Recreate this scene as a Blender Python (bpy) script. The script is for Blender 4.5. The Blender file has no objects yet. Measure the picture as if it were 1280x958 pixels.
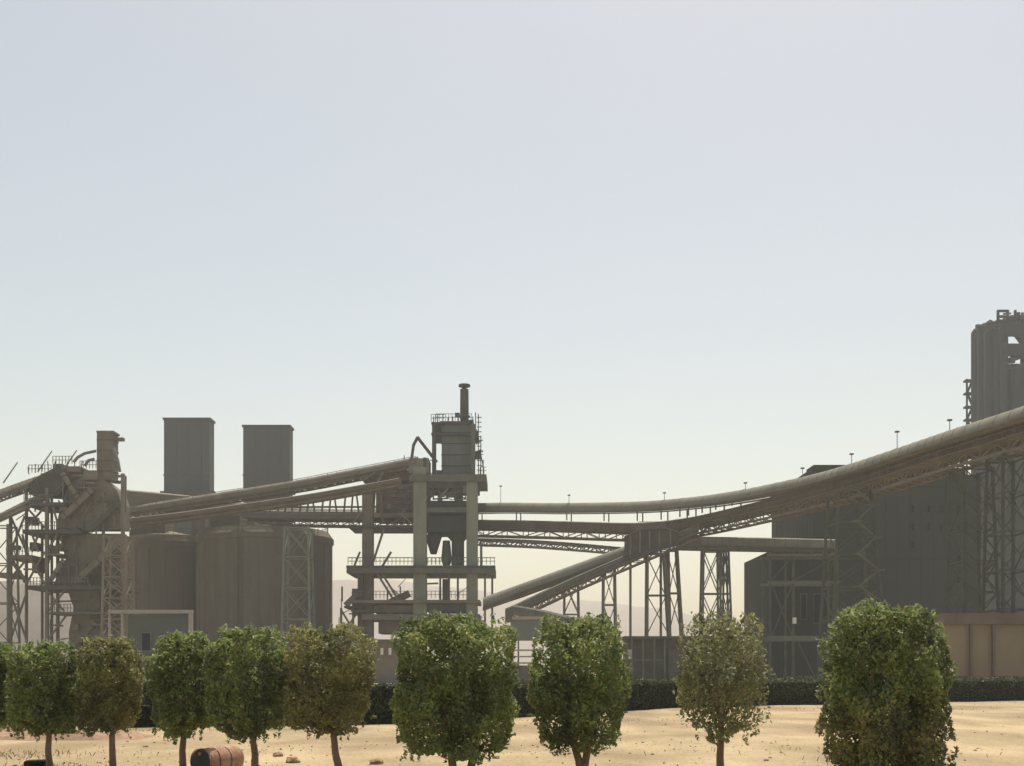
import bpy, bmesh, math, random
import numpy as np
from mathutils import Vector, Matrix, noise

random.seed(7)
rng = np.random.default_rng(7)
R = math.radians
sc = bpy.context.scene
col = sc.collection

# ------------------------------------------------------------------ camera
F = 1500.0          # focal length in photo pixels (photo is 1280 wide)
HZ = 838.0          # horizon row
EYE = 1.7
cam_d = bpy.data.cameras.new('camera')
cam_d.sensor_width = 36
cam_d.lens = F / 1280 * 36
cam_d.shift_y = (HZ - 479) / 1280
cam_d.clip_start = 0.1
cam_d.clip_end = 6000
cam = bpy.data.objects.new('camera', cam_d)
cam.location = (0, 0, EYE)
cam.rotation_euler = (R(90), 0, 0)
col.objects.link(cam)
sc.camera = cam

# ------------------------------------------------------------------ sky, sun, exposure
SUN_EL, SUN_AZ = R(71), R(13)          # the sun stands high on the right, slightly behind the plant
w = bpy.data.worlds.new('World')
sc.world = w
w.use_nodes = True
nt = w.node_tree
bg = nt.nodes['Background']
sky = nt.nodes.new('ShaderNodeTexSky')
sky.sky_type = 'NISHITA'
sky.sun_disc = False
sky.sun_elevation = SUN_EL
sky.sun_rotation = SUN_AZ
sky.air_density = 1.0
sky.dust_density = 2.0
sky.ozone_density = 0.0
tint = nt.nodes.new('ShaderNodeMixRGB')           # desert dust takes some blue out of the whole sky
tint.blend_type = 'MULTIPLY'
tint.inputs[0].default_value = 1.0
tc = nt.nodes.new('ShaderNodeTexCoord')            # faint uneven veils of dust
vm = nt.nodes.new('ShaderNodeMapping'); vm.inputs['Scale'].default_value = (1.0, 1.0, 3.0)
vn = nt.nodes.new('ShaderNodeTexNoise'); vn.inputs['Scale'].default_value = 2.5; vn.inputs['Detail'].default_value = 5
vr = nt.nodes.new('ShaderNodeValToRGB')
vr.color_ramp.elements[0].position = 0.3; vr.color_ramp.elements[0].color = (1.12, 0.945, 0.725, 1)
vr.color_ramp.elements[1].position = 0.7; vr.color_ramp.elements[1].color = (1.16, 0.965, 0.735, 1)
nt.links.new(tc.outputs['Generated'], vm.inputs[0]); nt.links.new(vm.outputs[0], vn.inputs['Vector'])
nt.links.new(vn.outputs[0], vr.inputs[0]); nt.links.new(vr.outputs[0], tint.inputs[2])
nt.links.new(sky.outputs[0], tint.inputs[1])
nt.links.new(tint.outputs[0], bg.inputs[0])
bg.inputs[1].default_value = 0.114
sun_d = bpy.data.lights.new('sun', 'SUN')
sun_d.energy = 3.15
sun_d.angle = R(0.5)
sun_d.color = (1.0, 0.93, 0.82)
sun = bpy.data.objects.new('sun', sun_d)
sdir = Vector((math.sin(SUN_AZ) * math.cos(SUN_EL), math.cos(SUN_AZ) * math.cos(SUN_EL), math.sin(SUN_EL)))
sun.rotation_euler = sdir.to_track_quat('Z', 'Y').to_euler()
sun.location = sdir * 100
col.objects.link(sun)
sc.view_settings.view_transform = 'Standard'
sc.view_settings.look = 'None'
sc.view_settings.gamma = 1
sc.view_settings.exposure = 0.73
sc.render.engine = 'CYCLES'
sc.cycles.use_denoising = True
sc.cycles.max_bounces = 6
sc.cycles.transparent_max_bounces = 8

# ------------------------------------------------------------------ helpers
def at(px, py, Y):
    """world point seen at photo pixel (px, py) standing Y metres away"""
    return Vector(((px - 640) / F * Y, Y, EYE + (HZ - py) / F * Y))

MATS = {}
def mat(name, c, c2=None, rough=0.9, scale=0.35, streak=1.0, amt=0.5, fine=6.0, metal=0.0, trans=0.0):
    m = bpy.data.materials.new(name)
    m.use_nodes = True
    t = m.node_tree
    b = t.nodes['Principled BSDF']
    b.inputs['Roughness'].default_value = rough
    b.inputs['Metallic'].default_value = metal
    if 'Specular IOR Level' in b.inputs: b.inputs['Specular IOR Level'].default_value = 0.1
    g = t.nodes.new('ShaderNodeNewGeometry')
    mp = t.nodes.new('ShaderNodeMapping')
    mp.inputs['Scale'].default_value = (1, 1, 1 / streak)
    t.links.new(g.outputs['Position'], mp.inputs['Vector'])
    n1 = t.nodes.new('ShaderNodeTexNoise'); n1.inputs['Scale'].default_value = scale; n1.inputs['Detail'].default_value = 6
    n2 = t.nodes.new('ShaderNodeTexNoise'); n2.inputs['Scale'].default_value = fine; n2.inputs['Detail'].default_value = 3
    t.links.new(mp.outputs[0], n1.inputs['Vector']); t.links.new(mp.outputs[0], n2.inputs['Vector'])
    mx = t.nodes.new('ShaderNodeMath'); mx.operation = 'MULTIPLY_ADD'
    t.links.new(n2.outputs[0], mx.inputs[0]); mx.inputs[1].default_value = 0.35
    t.links.new(n1.outputs[0], mx.inputs[2])
    rp = t.nodes.new('ShaderNodeValToRGB')
    rp.color_ramp.elements[0].position = 0.45; rp.color_ramp.elements[1].position = 0.9
    c2 = c2 or tuple(x * (1 + amt) for x in c)
    rp.color_ramp.elements[0].color = (*c, 1); rp.color_ramp.elements[1].color = (*c2, 1)
    t.links.new(mx.outputs[0], rp.inputs[0])
    t.links.new(rp.outputs[0], b.inputs['Base Color'])
    MATS[name] = m
    return m

M = {}
M['conc'] = mat('dusty_concrete', (0.133, 0.120, 0.088), (0.214, 0.193, 0.143), scale=0.25, streak=5)
M['silo'] = mat('silo_concrete', (0.125, 0.112, 0.086), (0.152, 0.137, 0.108), scale=1.1, streak=9)
M['column'] = mat('grey_column_concrete', (0.186, 0.200, 0.156), (0.274, 0.289, 0.228), scale=0.5, streak=4)
M['brown'] = mat('dust_brown_steel', (0.138, 0.124, 0.100), (0.214, 0.190, 0.155), scale=0.5)
M['rust'] = mat('red_brown_steel', (0.116, 0.094, 0.078), (0.166, 0.138, 0.114), scale=0.6)
M['steel'] = mat('grey_steel', (0.097, 0.106, 0.088), (0.149, 0.158, 0.133), scale=0.7)
M['dsteel'] = mat('dark_steel', (0.060, 0.062, 0.053), (0.097, 0.102, 0.088), scale=0.7)
M['msteel'] = mat('mid_olive_steel', (0.062, 0.066, 0.051), (0.097, 0.101, 0.079), scale=0.7)
M['psteel'] = mat('pale_green_grey_steel', (0.139, 0.156, 0.128), (0.188, 0.209, 0.173), scale=0.7)
M['olive'] = mat('olive_cover_sheet', (0.165, 0.162, 0.13), (0.225, 0.22, 0.18), scale=0.6, rough=0.8)
M['clad'] = mat('dark_cladding', (0.030, 0.036, 0.030), (0.045, 0.053, 0.045), scale=0.12, streak=4)
M['clad2'] = mat('dark_green_cladding', (0.023, 0.029, 0.023), (0.034, 0.041, 0.034), scale=0.2, streak=3)
M['slate'] = mat('blue_grey_cladding', (0.023, 0.031, 0.034), (0.036, 0.046, 0.050), scale=0.12, streak=6)
M['greyt'] = mat('grey_tower_cladding', (0.078, 0.090, 0.089), (0.103, 0.117, 0.114), scale=0.1, streak=8)
M['pale'] = mat('pale_painted_steel', (0.27, 0.255, 0.225), (0.33, 0.31, 0.28), scale=1.0)
M['white'] = mat('white_paint', (0.70, 0.69, 0.64), (0.78, 0.77, 0.72), scale=2.0)
M['tan'] = mat('tan_plaster', (0.21, 0.175, 0.12), (0.26, 0.22, 0.155), scale=0.3, streak=2)
M['vessel'] = mat('grey_vessel', (0.125, 0.144, 0.130), (0.168, 0.192, 0.175), scale=0.4, streak=4)
M['glass'] = mat('dark_opening', (0.006, 0.006, 0.006), (0.01, 0.01, 0.01), rough=0.6)
M['hill'] = mat('pale_hill_sand', (0.274, 0.245, 0.204), (0.331, 0.299, 0.255), scale=0.01, fine=0.1)
M['barrel'] = mat('rusty_pink_drum_paint', (0.26, 0.14, 0.10), (0.46, 0.33, 0.26), scale=5, fine=20)
M['drumend'] = mat('dark_drum_end', (0.06, 0.052, 0.05), (0.10, 0.085, 0.08), scale=4, fine=20)
M['black'] = mat('black_rubber', (0.012, 0.012, 0.012), (0.02, 0.02, 0.02), scale=4, fine=20, rough=0.6)
M['bark'] = mat('tree_bark', (0.16, 0.105, 0.07), (0.27, 0.19, 0.135), scale=8, streak=4, fine=30)
M['clod'] = mat('earth_clod', (0.24, 0.155, 0.10), (0.34, 0.24, 0.165), scale=6, fine=25)

def lnk(o, parent=None):
    col.objects.link(o)
    if parent is not None: o.parent = parent
    return o

def thing(name, label, cat, loc=(0, 0, 0), group=None):
    o = bpy.data.objects.new(name, None)
    o.empty_display_size = 0.5
    o.location = loc
    o['label'] = label; o['category'] = cat
    if group: o['group'] = group
    col.objects.link(o)
    return o

def offs(p):
    v = Vector((0, 0, 0))
    while p is not None:
        v += p.location; p = p.parent
    return v

class MB:
    """collects geometry in world space and links it as ONE mesh object"""
    def __init__(s): s.v = []; s.f = []
    def box(s, a, b):
        x0, y0, z0 = a; x1, y1, z1 = b; n = len(s.v)
        s.v += [(x0,y0,z0),(x1,y0,z0),(x1,y1,z0),(x0,y1,z0),(x0,y0,z1),(x1,y0,z1),(x1,y1,z1),(x0,y1,z1)]
        s.f += [(n,n+3,n+2,n+1),(n+4,n+5,n+6,n+7),(n,n+1,n+5,n+4),(n+1,n+2,n+6,n+5),(n+2,n+3,n+7,n+6),(n+3,n,n+4,n+7)]
    def bar(s, a, b, w_, h_=None):
        a = Vector(a); b = Vector(b); h_ = h_ or w_
        d = (b - a)
        if d.length < 1e-6: return
        d.normalize()
        up = Vector((0, 0, 1)) if abs(d.z) < 0.95 else Vector((0, 1, 0))
        x = d.cross(up).normalized() * w_ / 2; y = x.cross(d).normalized() * h_ / 2
        n = len(s.v)
        for p in (a, b):
            for sx, sy in ((-1,-1),(1,-1),(1,1),(-1,1)): s.v.append(tuple(p + x * sx + y * sy))
        s.f += [(n,n+1,n+2,n+3),(n+7,n+6,n+5,n+4)] + [(n+i, n+4+i, n+4+(i+1)%4, n+(i+1)%4) for i in range(4)]
    def tube(s, a, b, r0, r1=None, k=10, cap=True):
        a = Vector(a); b = Vector(b); r1 = r0 if r1 is None else r1
        d = (b - a).normalized()
        up = Vector((0, 0, 1)) if abs(d.z) < 0.95 else Vector((1, 0, 0))
        x = d.cross(up).normalized(); y = x.cross(d).normalized(); n = len(s.v)
        for p, r in ((a, r0), (b, r1)):
            for i in range(k):
                t = 2 * math.pi * i / k
                s.v.append(tuple(p + x * math.cos(t) * r + y * math.sin(t) * r))
        s.f += [(n+i, n+k+i, n+k+(i+1)%k, n+(i+1)%k) for i in range(k)]
        if cap: s.f += [tuple(range(n, n+k)), tuple(range(n+2*k-1, n+k-1, -1))]
    def lathe(s, c, prof, k=24):
        """prof: list of (radius, z) from bottom to top"""
        n = len(s.v); cx, cy = c
        for r, z in prof:
            for i in range(k):
                t = 2 * math.pi * i / k
                s.v.append((cx + math.cos(t) * r, cy + math.sin(t) * r, z))
        for j in range(len(prof) - 1):
            for i in range(k):
                s.f.append((n+j*k+i, n+j*k+(i+1)%k, n+(j+1)*k+(i+1)%k, n+(j+1)*k+i))
        s.f += [tuple(range(n+k-1, n-1, -1)), tuple(range(n+(len(prof)-1)*k, n+len(prof)*k))]
    def sweep(s, path, prof, closed=True):
        """prof: (side, up) outline carried along path, side stays level"""
        n = len(s.v); m = len(prof); N = len(path)
        for i, p in enumerate(path):
            d = path[min(i+1, N-1)] - path[max(i-1, 0)]
            side = Vector((d.y, -d.x, 0)).normalized()
            for u, v in prof: s.v.append(tuple(p + side * u + Vector((0, 0, v))))
        for i in range(N - 1):
            for j in range(m if closed else m - 1):
                s.f.append((n+i*m+j, n+(i+1)*m+j, n+(i+1)*m+(j+1)%m, n+i*m+(j+1)%m))
        if closed: s.f += [tuple(range(n, n+m)), tuple(range(n+N*m-1, n+(N-1)*m-1, -1))]
    def build(s, name, m, parent=None, smooth=False, kind=None):
        me = bpy.data.meshes.new(name)
        off = offs(parent)
        me.from_pydata([(x - off.x, y - off.y, z - off.z) for x, y, z in s.v], [], s.f)
        bm = bmesh.new(); bm.from_mesh(me)
        bmesh.ops.recalc_face_normals(bm, faces=bm.faces); bm.to_mesh(me); bm.free()
        if smooth:
            for p in me.polygons: p.use_smooth = True
            me.set_sharp_from_angle(angle=R(32))
        me.materials.append(m)
        o = bpy.data.objects.new(name, me)
        if kind: o['kind'] = kind
        return lnk(o, parent)

UNIT = {}
def unit(m):
    if m.name not in UNIT:
        me = bpy.data.meshes.new('beam_' + m.name)
        v = [(x, y, z) for z in (-.5, .5) for x, y in ((-.5,-.5),(.5,-.5),(.5,.5),(-.5,.5))]
        me.from_pydata(v, [], [(3,2,1,0),(4,5,6,7),(0,1,5,4),(1,2,6,5),(2,3,7,6),(3,0,4,7)])
        me.materials.append(m)
        UNIT[m.name] = me
    return UNIT[m.name]

def beam(name, a, b, wd, m, parent, ht=None):
    """one member, its own object, sharing mesh data with every beam of that material"""
    a = Vector(a); b = Vector(b); d = b - a; L = d.length
    o = bpy.data.objects.new(name, unit(m))
    up = Vector((0, 0, 1)) if abs(d.normalized().z) < 0.95 else Vector((0, 1, 0))
    z = d.normalized(); x = z.cross(up).normalized(); y = z.cross(x)
    rot = Matrix((x, y, z)).transposed().to_4x4()
    o.matrix_basis = Matrix.Translation((a + b) / 2 - offs(parent)) @ rot @ Matrix.Diagonal((wd, ht or wd, L, 1))
    return lnk(o, parent)

def slab(name, a, b, m, parent):
    """axis aligned block between two corners, as its own part"""
    a = Vector(a); b = Vector(b)
    o = bpy.data.objects.new(name, unit(m))
    o.matrix_basis = Matrix.Translation((a + b) / 2 - offs(parent)) @ Matrix.Diagonal((abs(b.x-a.x), abs(b.y-a.y), abs(b.z-a.z), 1))
    return lnk(o, parent)

def pslab(name, x0, y0, x1, y1, Y, depth, m, parent, ground=False):
    """block whose camera-side face covers those photo pixels at distance Y"""
    p = at(x0, y1, Y); q = at(x1, y0, Y)
    if ground: p.z = 0
    return slab(name, p, (q.x, Y + depth, q.z), m, parent)

def smooth_path(pts, n):
    out = []
    P = [pts[0]] + pts + [pts[-1]]
    segs = len(pts) - 1
    for i in range(n + 1):
        t = i / n * segs; k = min(int(t), segs - 1); f = t - k
        p0, p1, p2, p3 = P[k], P[k+1], P[k+2], P[k+3]
        out.append(0.5 * ((2*p1) + (p2-p0)*f + (2*p0-5*p1+4*p2-p3)*f*f + (3*p1-p0-3*p2+p3)*f**3))
    return out

def side_of(path, i):
    d = path[min(i+1, len(path)-1)] - path[max(i-1, 0)]
    return Vector((d.y, -d.x, 0)).normalized()

def clutter(parent, rects, Y, n, seed, mats, wd=(.1, .3)):
    """pipes, ties and small machine boxes of an open steel floor, each a part"""
    r_ = random.Random(seed)
    for i in range(n):
        x0, y0, x1, y1 = r_.choice(rects); x_ = r_.uniform(x0, x1); y_ = r_.uniform(y0, y1); k = r_.random(); yy = Y + r_.uniform(-.2, 1.3); m_ = r_.choice(mats); w_ = r_.uniform(*wd)
        if k < .30: beam('pipe', at(x_, y_, yy), at(min(x1, x_ + r_.uniform(8, 30)), y_ + r_.uniform(-1, 1), yy), w_, m_, parent)
        elif k < .55: beam('upright', at(x_, y_, yy), at(x_, min(y1, y_ + r_.uniform(10, 32)), yy), w_, m_, parent)
        elif k < .80: beam('brace', at(x_, y_, yy), at(min(x1, max(x0, x_ + r_.choice((-1, 1)) * r_.uniform(8, 20))), min(y1, y_ + r_.uniform(8, 22)), yy), w_ * .8, m_, parent)
        else:
            c_ = at(x_, y_, yy); a_, b_ = r_.uniform(.25, .7), r_.uniform(.25, .7); slab('equipment_box', (c_.x-a_, yy, c_.z-b_), (c_.x+a_, yy+.8, c_.z+b_), m_, parent)

# ------------------------------------------------------------------ ground and far hills
def ground_z(x, y):
    d = math.hypot(x, y)
    f = 1.0 if d < 60 else max(0, 1 - (d - 60) / 60)
    z = 0.05 * noise.noise(Vector((x * .25, y * .25, 0))) + 0.02 * noise.noise(Vector((x * 1.3, y * 1.3, 3)))
    return z * f

def make_ground():
    xs = np.concatenate([np.array([-1500, -900, -500, -300, -200, -140, -100, -75]), np.arange(-60, 60.01, 0.7), np.array([75, 100, 140, 200, 300, 500, 900, 1500])])
    ys = np.concatenate([np.array([-100, -40, -10, 0, 6, 10]), np.arange(12, 80, 0.6), np.array([85, 95, 110, 130, 160, 200, 260, 350, 500, 800, 1200, 1700])])
    v = [(x, y, ground_z(x, y)) for y in ys for x in xs]
    nx = len(xs)
    f = [(j*nx+i, j*nx+i+1, (j+1)*nx+i+1, (j+1)*nx+i) for j in range(len(ys)-1) for i in range(nx-1)]
    me = bpy.data.meshes.new('ground'); me.from_pydata(v, [], f)
    for p in me.polygons: p.use_smooth = True
    m = bpy.data.materials.new('sand'); m.use_nodes = True; t = m.node_tree; b = t.nodes['Principled BSDF']
    b.inputs['Roughness'].default_value = 0.95; b.inputs['Specular IOR Level'].default_value = 0.1
    g = t.nodes.new('ShaderNodeNewGeometry')
    def nz(s, det=8, sx=1.0, sy=1.0):
        mp = t.nodes.new('ShaderNodeMapping'); mp.inputs['Scale'].default_value = (sx, sy, 1)
        t.links.new(g.outputs['Position'], mp.inputs[0])
        n = t.nodes.new('ShaderNodeTexNoise'); n.inputs['Scale'].default_value = s; n.inputs['Detail'].default_value = det
        t.links.new(mp.outputs[0], n.inputs['Vector']); return n
    def ramp(src, p0, c0, p1, c1):
        r = t.nodes.new('ShaderNodeValToRGB'); e = r.color_ramp.elements
        e[0].position = p0; e[0].color = (*c0, 1); e[1].position = p1; e[1].color = (*c1, 1)
        t.links.new(src, r.inputs[0]); return r
    base = ramp(nz(0.35, 10, 1, 0.45).outputs[0], 0.38, (0.255, 0.20, 0.122), 0.64, (0.43, 0.345, 0.215))
    dark = ramp(nz(0.8, 8, 0.6, 0.5).outputs[0], 0.60, (0, 0, 0), 0.74, (1, 1, 1))
    mx = t.nodes.new('ShaderNodeMixRGB'); mx.inputs[2].default_value = (0.25, 0.155, 0.10, 1)
    mulf = t.nodes.new('ShaderNodeMath'); mulf.operation = 'MULTIPLY'; mulf.inputs[1].default_value = 0.75
    t.links.new(dark.outputs[0], mulf.inputs[0]); t.links.new(mulf.outputs[0], mx.inputs[0]); t.links.new(base.outputs[0], mx.inputs[1])
    grain = ramp(nz(14, 6).outputs[0], 0.35, (0.78, 0.78, 0.78), 0.65, (1.12, 1.12, 1.12))
    m2 = t.nodes.new('ShaderNodeMixRGB'); m2.blend_type = 'MULTIPLY'; m2.inputs[0].default_value = 1
    t.links.new(mx.outputs[0], m2.inputs[1]); t.links.new(grain.outputs[0], m2.inputs[2])
    t.links.new(m2.outputs[0], b.inputs['Base Color'])
    bp = t.nodes.new('ShaderNodeBump'); bp.inputs['Strength'].default_value = 0.8; bp.inputs['Distance'].default_value = 0.09
    t.links.new(nz(3.5, 8).outputs[0], bp.inputs['Height']); t.links.new(bp.outputs[0], b.inputs['Normal'])
    me.materials.append(m)
    o = bpy.data.objects.new('ground', me); o['kind'] = 'structure'; lnk(o)
make_ground()

def make_mound():
    nx, ny = 80, 26; v = []
    for j in range(ny):
        for i in range(nx):
            X = -15.5 + 7.2 * i / (nx - 1); Y = 28.8 + 3.0 * j / (ny - 1)
            e = max(0, 1 - ((X + 12.3) / 3.2) ** 2) * max(0, 1 - ((Y - 30.3) / 1.3) ** 2)
            z = ground_z(X, Y) - .06 + .42 * e ** .7 * (1 + .7 * noise.noise(Vector((X*1.1, Y*1.1, 4))) + .45 * noise.noise(Vector((X*3.4, Y*3.4, 8)))) 
            v.append((X, Y, z))
    f = [(j*nx+i, j*nx+i+1, (j+1)*nx+i+1, (j+1)*nx+i) for j in range(ny-1) for i in range(nx-1)]
    me = bpy.data.meshes.new('earth_mound'); me.from_pydata(v, [], f); me.materials.append(M['clod'])
    o = bpy.data.objects.new('earth_mound', me); o['kind'] = 'structure'; lnk(o)
make_mound()

def make_hill():
    prof = [(-700, 765), (-200, 742), (0, 726), (60, 738), (160, 752), (300, 740), (430, 724), (480, 723), (540, 730), (640, 744),
            (700, 751), (780, 755), (835, 758), (865, 770), (930, 774), (1100, 780), (1300, 786), (1500, 792), (2000, 805)]
    xs = np.linspace(-700, 2000, 160); v = []; f = []
    rows = [(900, 0.0), (960, 0.35), (1030, 0.75), (1100, 1.0), (1200, 0.8), (1400, 0.3)]
    for Y, k in rows:
        for px in xs:
            py = np.interp(px, [p[0] for p in prof], [p[1] for p in prof])
            z = EYE + (HZ - py) / F * 1100
            X = (px - 640) / F * 1100
            z *= k; z += 5 * k * noise.noise(Vector((X * .02, Y * .03, 0))) + 1.5 * k * noise.noise(Vector((X * .1, Y * .1, 0)))
            v.append((X, Y, z - 0.5))
    n = len(xs)
    f = [(j*n+i, j*n+i+1, (j+1)*n+i+1, (j+1)*n+i) for j in range(len(rows)-1) for i in range(n-1)]
    me = bpy.data.meshes.new('hill'); me.from_pydata(v, [], f); me.materials.append(M['hill'])
    for p in me.polygons: p.use_smooth = True
    o = bpy.data.objects.new('hill', me); o['kind'] = 'structure'; lnk(o)
make_hill()

def make_stockpile():
    prof = [(-420, 812), (-200, 785), (-60, 742), (0, 727), (30, 722), (62, 731), (110, 748), (165, 772), (240, 796), (330, 815)]
    xs = np.linspace(-420, 330, 90); v = []
    rows = [(392, 0.0), (402, .3), (412, .62), (424, .92), (430, 1.0), (440, .85), (460, .4), (478, 0.0)]
    for Y, k in rows:
        for px in xs:
            X = (px - 640) / F * 430
            z = (EYE + (HZ - np.interp(px, [p[0] for p in prof], [p[1] for p in prof])) / F * 430) * k
            z += (1.6 * noise.noise(Vector((X * .06, Y * .08, 2))) + .7 * noise.noise(Vector((X * .3, Y * .3, 5)))) * min(1, k * 2)
            v.append((X, Y, z - .3 * (k == 0)))
    n = len(xs)
    f = [(j*n+i, j*n+i+1, (j+1)*n+i+1, (j+1)*n+i) for j in range(len(rows)-1) for i in range(n-1)]
    me = bpy.data.meshes.new('stockpile_mound'); me.from_pydata(v, [], f)
    me.materials.append(mat('raw_stone_dust', (0.15, 0.135, 0.112), (0.21, 0.19, 0.16), scale=.06, fine=.8))
    for p in me.polygons: p.use_smooth = True
    o = bpy.data.objects.new('stockpile_mound', me); o['kind'] = 'structure'; lnk(o)
make_stockpile()

# ------------------------------------------------------------------ large buildings
def window(parent, px0, py0, px1, py1, Y, fm, gm, name='window'):
    """recessed looking opening: a frame standing proud with a pane inside"""
    p = at(px0, py1, Y); q = at(px1, py0, Y); t = min(0.18, (q.x - p.x) * .2)
    b = MB()
    b.box((p.x, Y-.12, p.z), (p.x+t, Y-.003, q.z)); b.box((q.x-t, Y-.12, p.z), (q.x, Y-.003, q.z))
    b.box((p.x+t, Y-.12, q.z-t), (q.x-t, Y-.003, q.z)); b.box((p.x+t, Y-.12, p.z), (q.x-t, Y-.003, p.z+t))
    fr = b.build(name, fm, parent)
    g = MB(); g.box((p.x+t+.002, Y-.05, p.z+t+.002), (q.x-t-.002, Y-.004, q.z-t-.002)); g.build('pane', gm, fr)
    return fr

def clad_block(parent, x0, x1, y0, Y, depth, m, seam_m, seam_px=12, girts=(), y1=None, wall='wall'):
    p = at(x0, HZ, Y); q = at(x1, y0, Y); z0 = 0 if y1 is None else at(0, y1, Y).z
    slab(wall, (p.x, Y, z0), (q.x, Y+depth, q.z), m, parent)
    b = MB()
    X = p.x
    step = seam_px / F * Y
    while X < q.x - 0.05:
        b.box((X, Y-.05, z0+.02), (X+.07, Y-.004, q.z-.06)); X += step
    yy = Y + step
    while yy < Y + depth and (x0 > 640):
        b.box((p.x-.05, yy, z0+.02), (p.x-.004, yy+.07, q.z-.06)); yy += step
    b.build('seam', seam_m, parent, kind='stuff')
    slab('parapet', (p.x-.25, Y-.25, q.z+.003), (q.x+.25, Y+depth+.25, q.z+.45), seam_m, parent)
    for gy in girts:
        z = at(0, gy, Y).z
        slab('girt', (p.x-.16, Y-.16, z), (q.x+.16, Y-.095, z+.3), seam_m, parent)

# big dark hall on the right
Yb = 192
bd = thing('process_building', 'big dark windowless hall with a few small openings behind the right trestles', 'building', (at(1100, HZ, Yb).x, Yb, 0))
clad_block(bd, 1017, 1204, 589, Yb, 31, M['clad'], M['clad2'], 15, (610, 700, 770))
for wx, wy in ((1141,636),(1161,636),(1176,636),(1198,636),(1141,659),(1161,659),(1176,661),(1198,661),(1141,681),(1198,698),(1198,725)):
    window(bd, wx-2.8, wy-5.5, wx+2.8, wy+5.5, Yb-.17, M['clad'], M['glass'])
slab('roof_house', (at(1017.5, 0, Yb).x, Yb+.2, at(0, 589, Yb).z+.46), (at(1082, 0, Yb).x, Yb+5, at(0, 581, Yb).z), M['clad2'], bd)

# lower dark building left of it
Yl = 185
lb = thing('crusher_building', 'lower dark building with a sloping roof edge left of the big dark hall', 'building', (at(985, HZ, Yl).x, Yl, 0))
b = MB()
pa, pb = at(960, 690, Yl), at(1010, 688, Yl)
xs_ = (pa.x, pb.x); z_ = (pa.z, pb.z)
b.v = [(xs_[0],Yl,0),(xs_[1],Yl,0),(xs_[1],Yl+19,0),(xs_[0],Yl+19,0),(xs_[0],Yl,z_[0]),(xs_[1],Yl,z_[1]),(xs_[1],Yl+19,z_[1]),(xs_[0],Yl+19,z_[0])]
b.f = [(0,3,2,1),(4,5,6,7),(0,1,5,4),(1,2,6,5),(2,3,7,6),(3,0,4,7)]
b.build('wall', M['clad2'], lb)
b = MB(); b.bar((xs_[0]-.3, Yl-.25, z_[0]+.22), (xs_[1], Yl-.25, z_[1]+.22), .5, .4); b.build('roof_edge', M['dsteel'], lb)
b = MB()
for k in range(9):
    X = xs_[0] + .4 + k * (xs_[1]-xs_[0]) / 9
    b.box((X, Yl-.09, .05), (X+.14, Yl-.004, z_[0] + (z_[1]-z_[0])*k/9 - .1))
b.build('seam', M['clad'], lb, kind='stuff')
pslab('wall_extension', 1010.5, 690, 1046, 860, Yl+.5, 24, M['clad2'], lb, ground=True)
for (wx0, wy0, wx1, wy1) in ((1000,742,1009,775),(1016,742,1036,780)):
    window(lb, wx0, wy0, wx1, wy1, Yl-.1 if wx0 < 1009 else Yl+.4, M['dsteel'], M['glass'])

# preheater tower at the right edge
Yp = 300
pt = thing('preheater_tower', 'tall blue grey tower with open top floors cut by the right edge', 'tower', (at(1260, HZ, Yp).x, Yp, 0))
clad_block(pt, 1247, 1256, 402, Yp, 15.6, M['slate'], M['slate'], 9)
p = at(1256.3, 0, Yp)
slab('wall', (p.x, Yp+.4, 0), (at(1400, 0, Yp).x, Yp+15, at(0, 457, Yp).z), M['slate'], pt)
for y0, y1 in ((455, 458.5), (429.5, 444.5), (403, 419.5)):
    slab('floor_slab', (p.x, Yp, at(0, y1, Yp).z), (at(1400, 0, Yp).x, Yp+1.2, at(0, y0, Yp).z), M['slate'], pt)
for cx in (1259, 1288, 1318, 1350, 1380):
    for dy in (.1,):
        slab('column', (at(cx-1.6,0,Yp).x, Yp+dy, at(0,459,Yp).z), (at(cx+1.6,0,Yp).x, Yp+dy+1.0, at(0,404,Yp).z), M['slate'], pt)
for cx, r in ((1304, 2.6), (1338, 2.6)):
    b = MB(); c = at(cx, 0, Yp); b.lathe((c.x, Yp+7), [(r*.4, at(0,458,Yp).z), (r, at(0,446,Yp).z), (r, at(0,408,Yp).z), (r*.6, at(0,398,Yp).z)], 16); b.build('cyclone', M['slate'], pt, True)
for a_, b_ in (((1247.5,403),(1247.5,388)),((1259.5,403),(1259.5,388)),((1246.5,389),(1260.5,389)),((1248,396),(1259,396)),((1269,403),(1269,388)),((1278,403),(1278,391)),((1264,398),(1278,398))):
    beam('roof_frame', at(*a_, Yp+.8), at(*b_, Yp+.8), .55, M['slate'], pt)
for dy, r_, yt in ((4.2, 1.5, 404), (8.0, 1.7, 408), (12.2, 1.7, 413)):
    b = MB(); X = at(1247, 0, Yp).x; b.lathe((X - .2, Yp+dy), [(r_, 40), (r_, at(0, yt+3, Yp+dy).z), (r_*.7, at(0, yt-1, Yp+dy).z), (.2, at(0, yt-4, Yp+dy).z)], 14); b.build('riser_duct', M['slate'], pt, True)
for x_, r_ in ((1252, .9), (1268, 1.3), (1276, 1.0), (1296, 1.5)):
    b = MB(); X = at(x_, 0, Yp).x; b.lathe((X, Yp-1.2), [(r_, 40), (r_, at(0, 462 if x_ > 1260 else 436, Yp).z), (r_*.5, at(0, 457 if x_ > 1260 else 430, Yp).z)], 12); b.build('riser_duct', M['slate'], pt, True)
beam('gas_duct', at(1258, 452, Yp+2), at(1290, 440, Yp+2), 1.2, M['slate'], pt)
beam('gas_duct', at(1280, 432, Yp+3), at(1270, 419, Yp+3), .9, M['slate'], pt)
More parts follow.
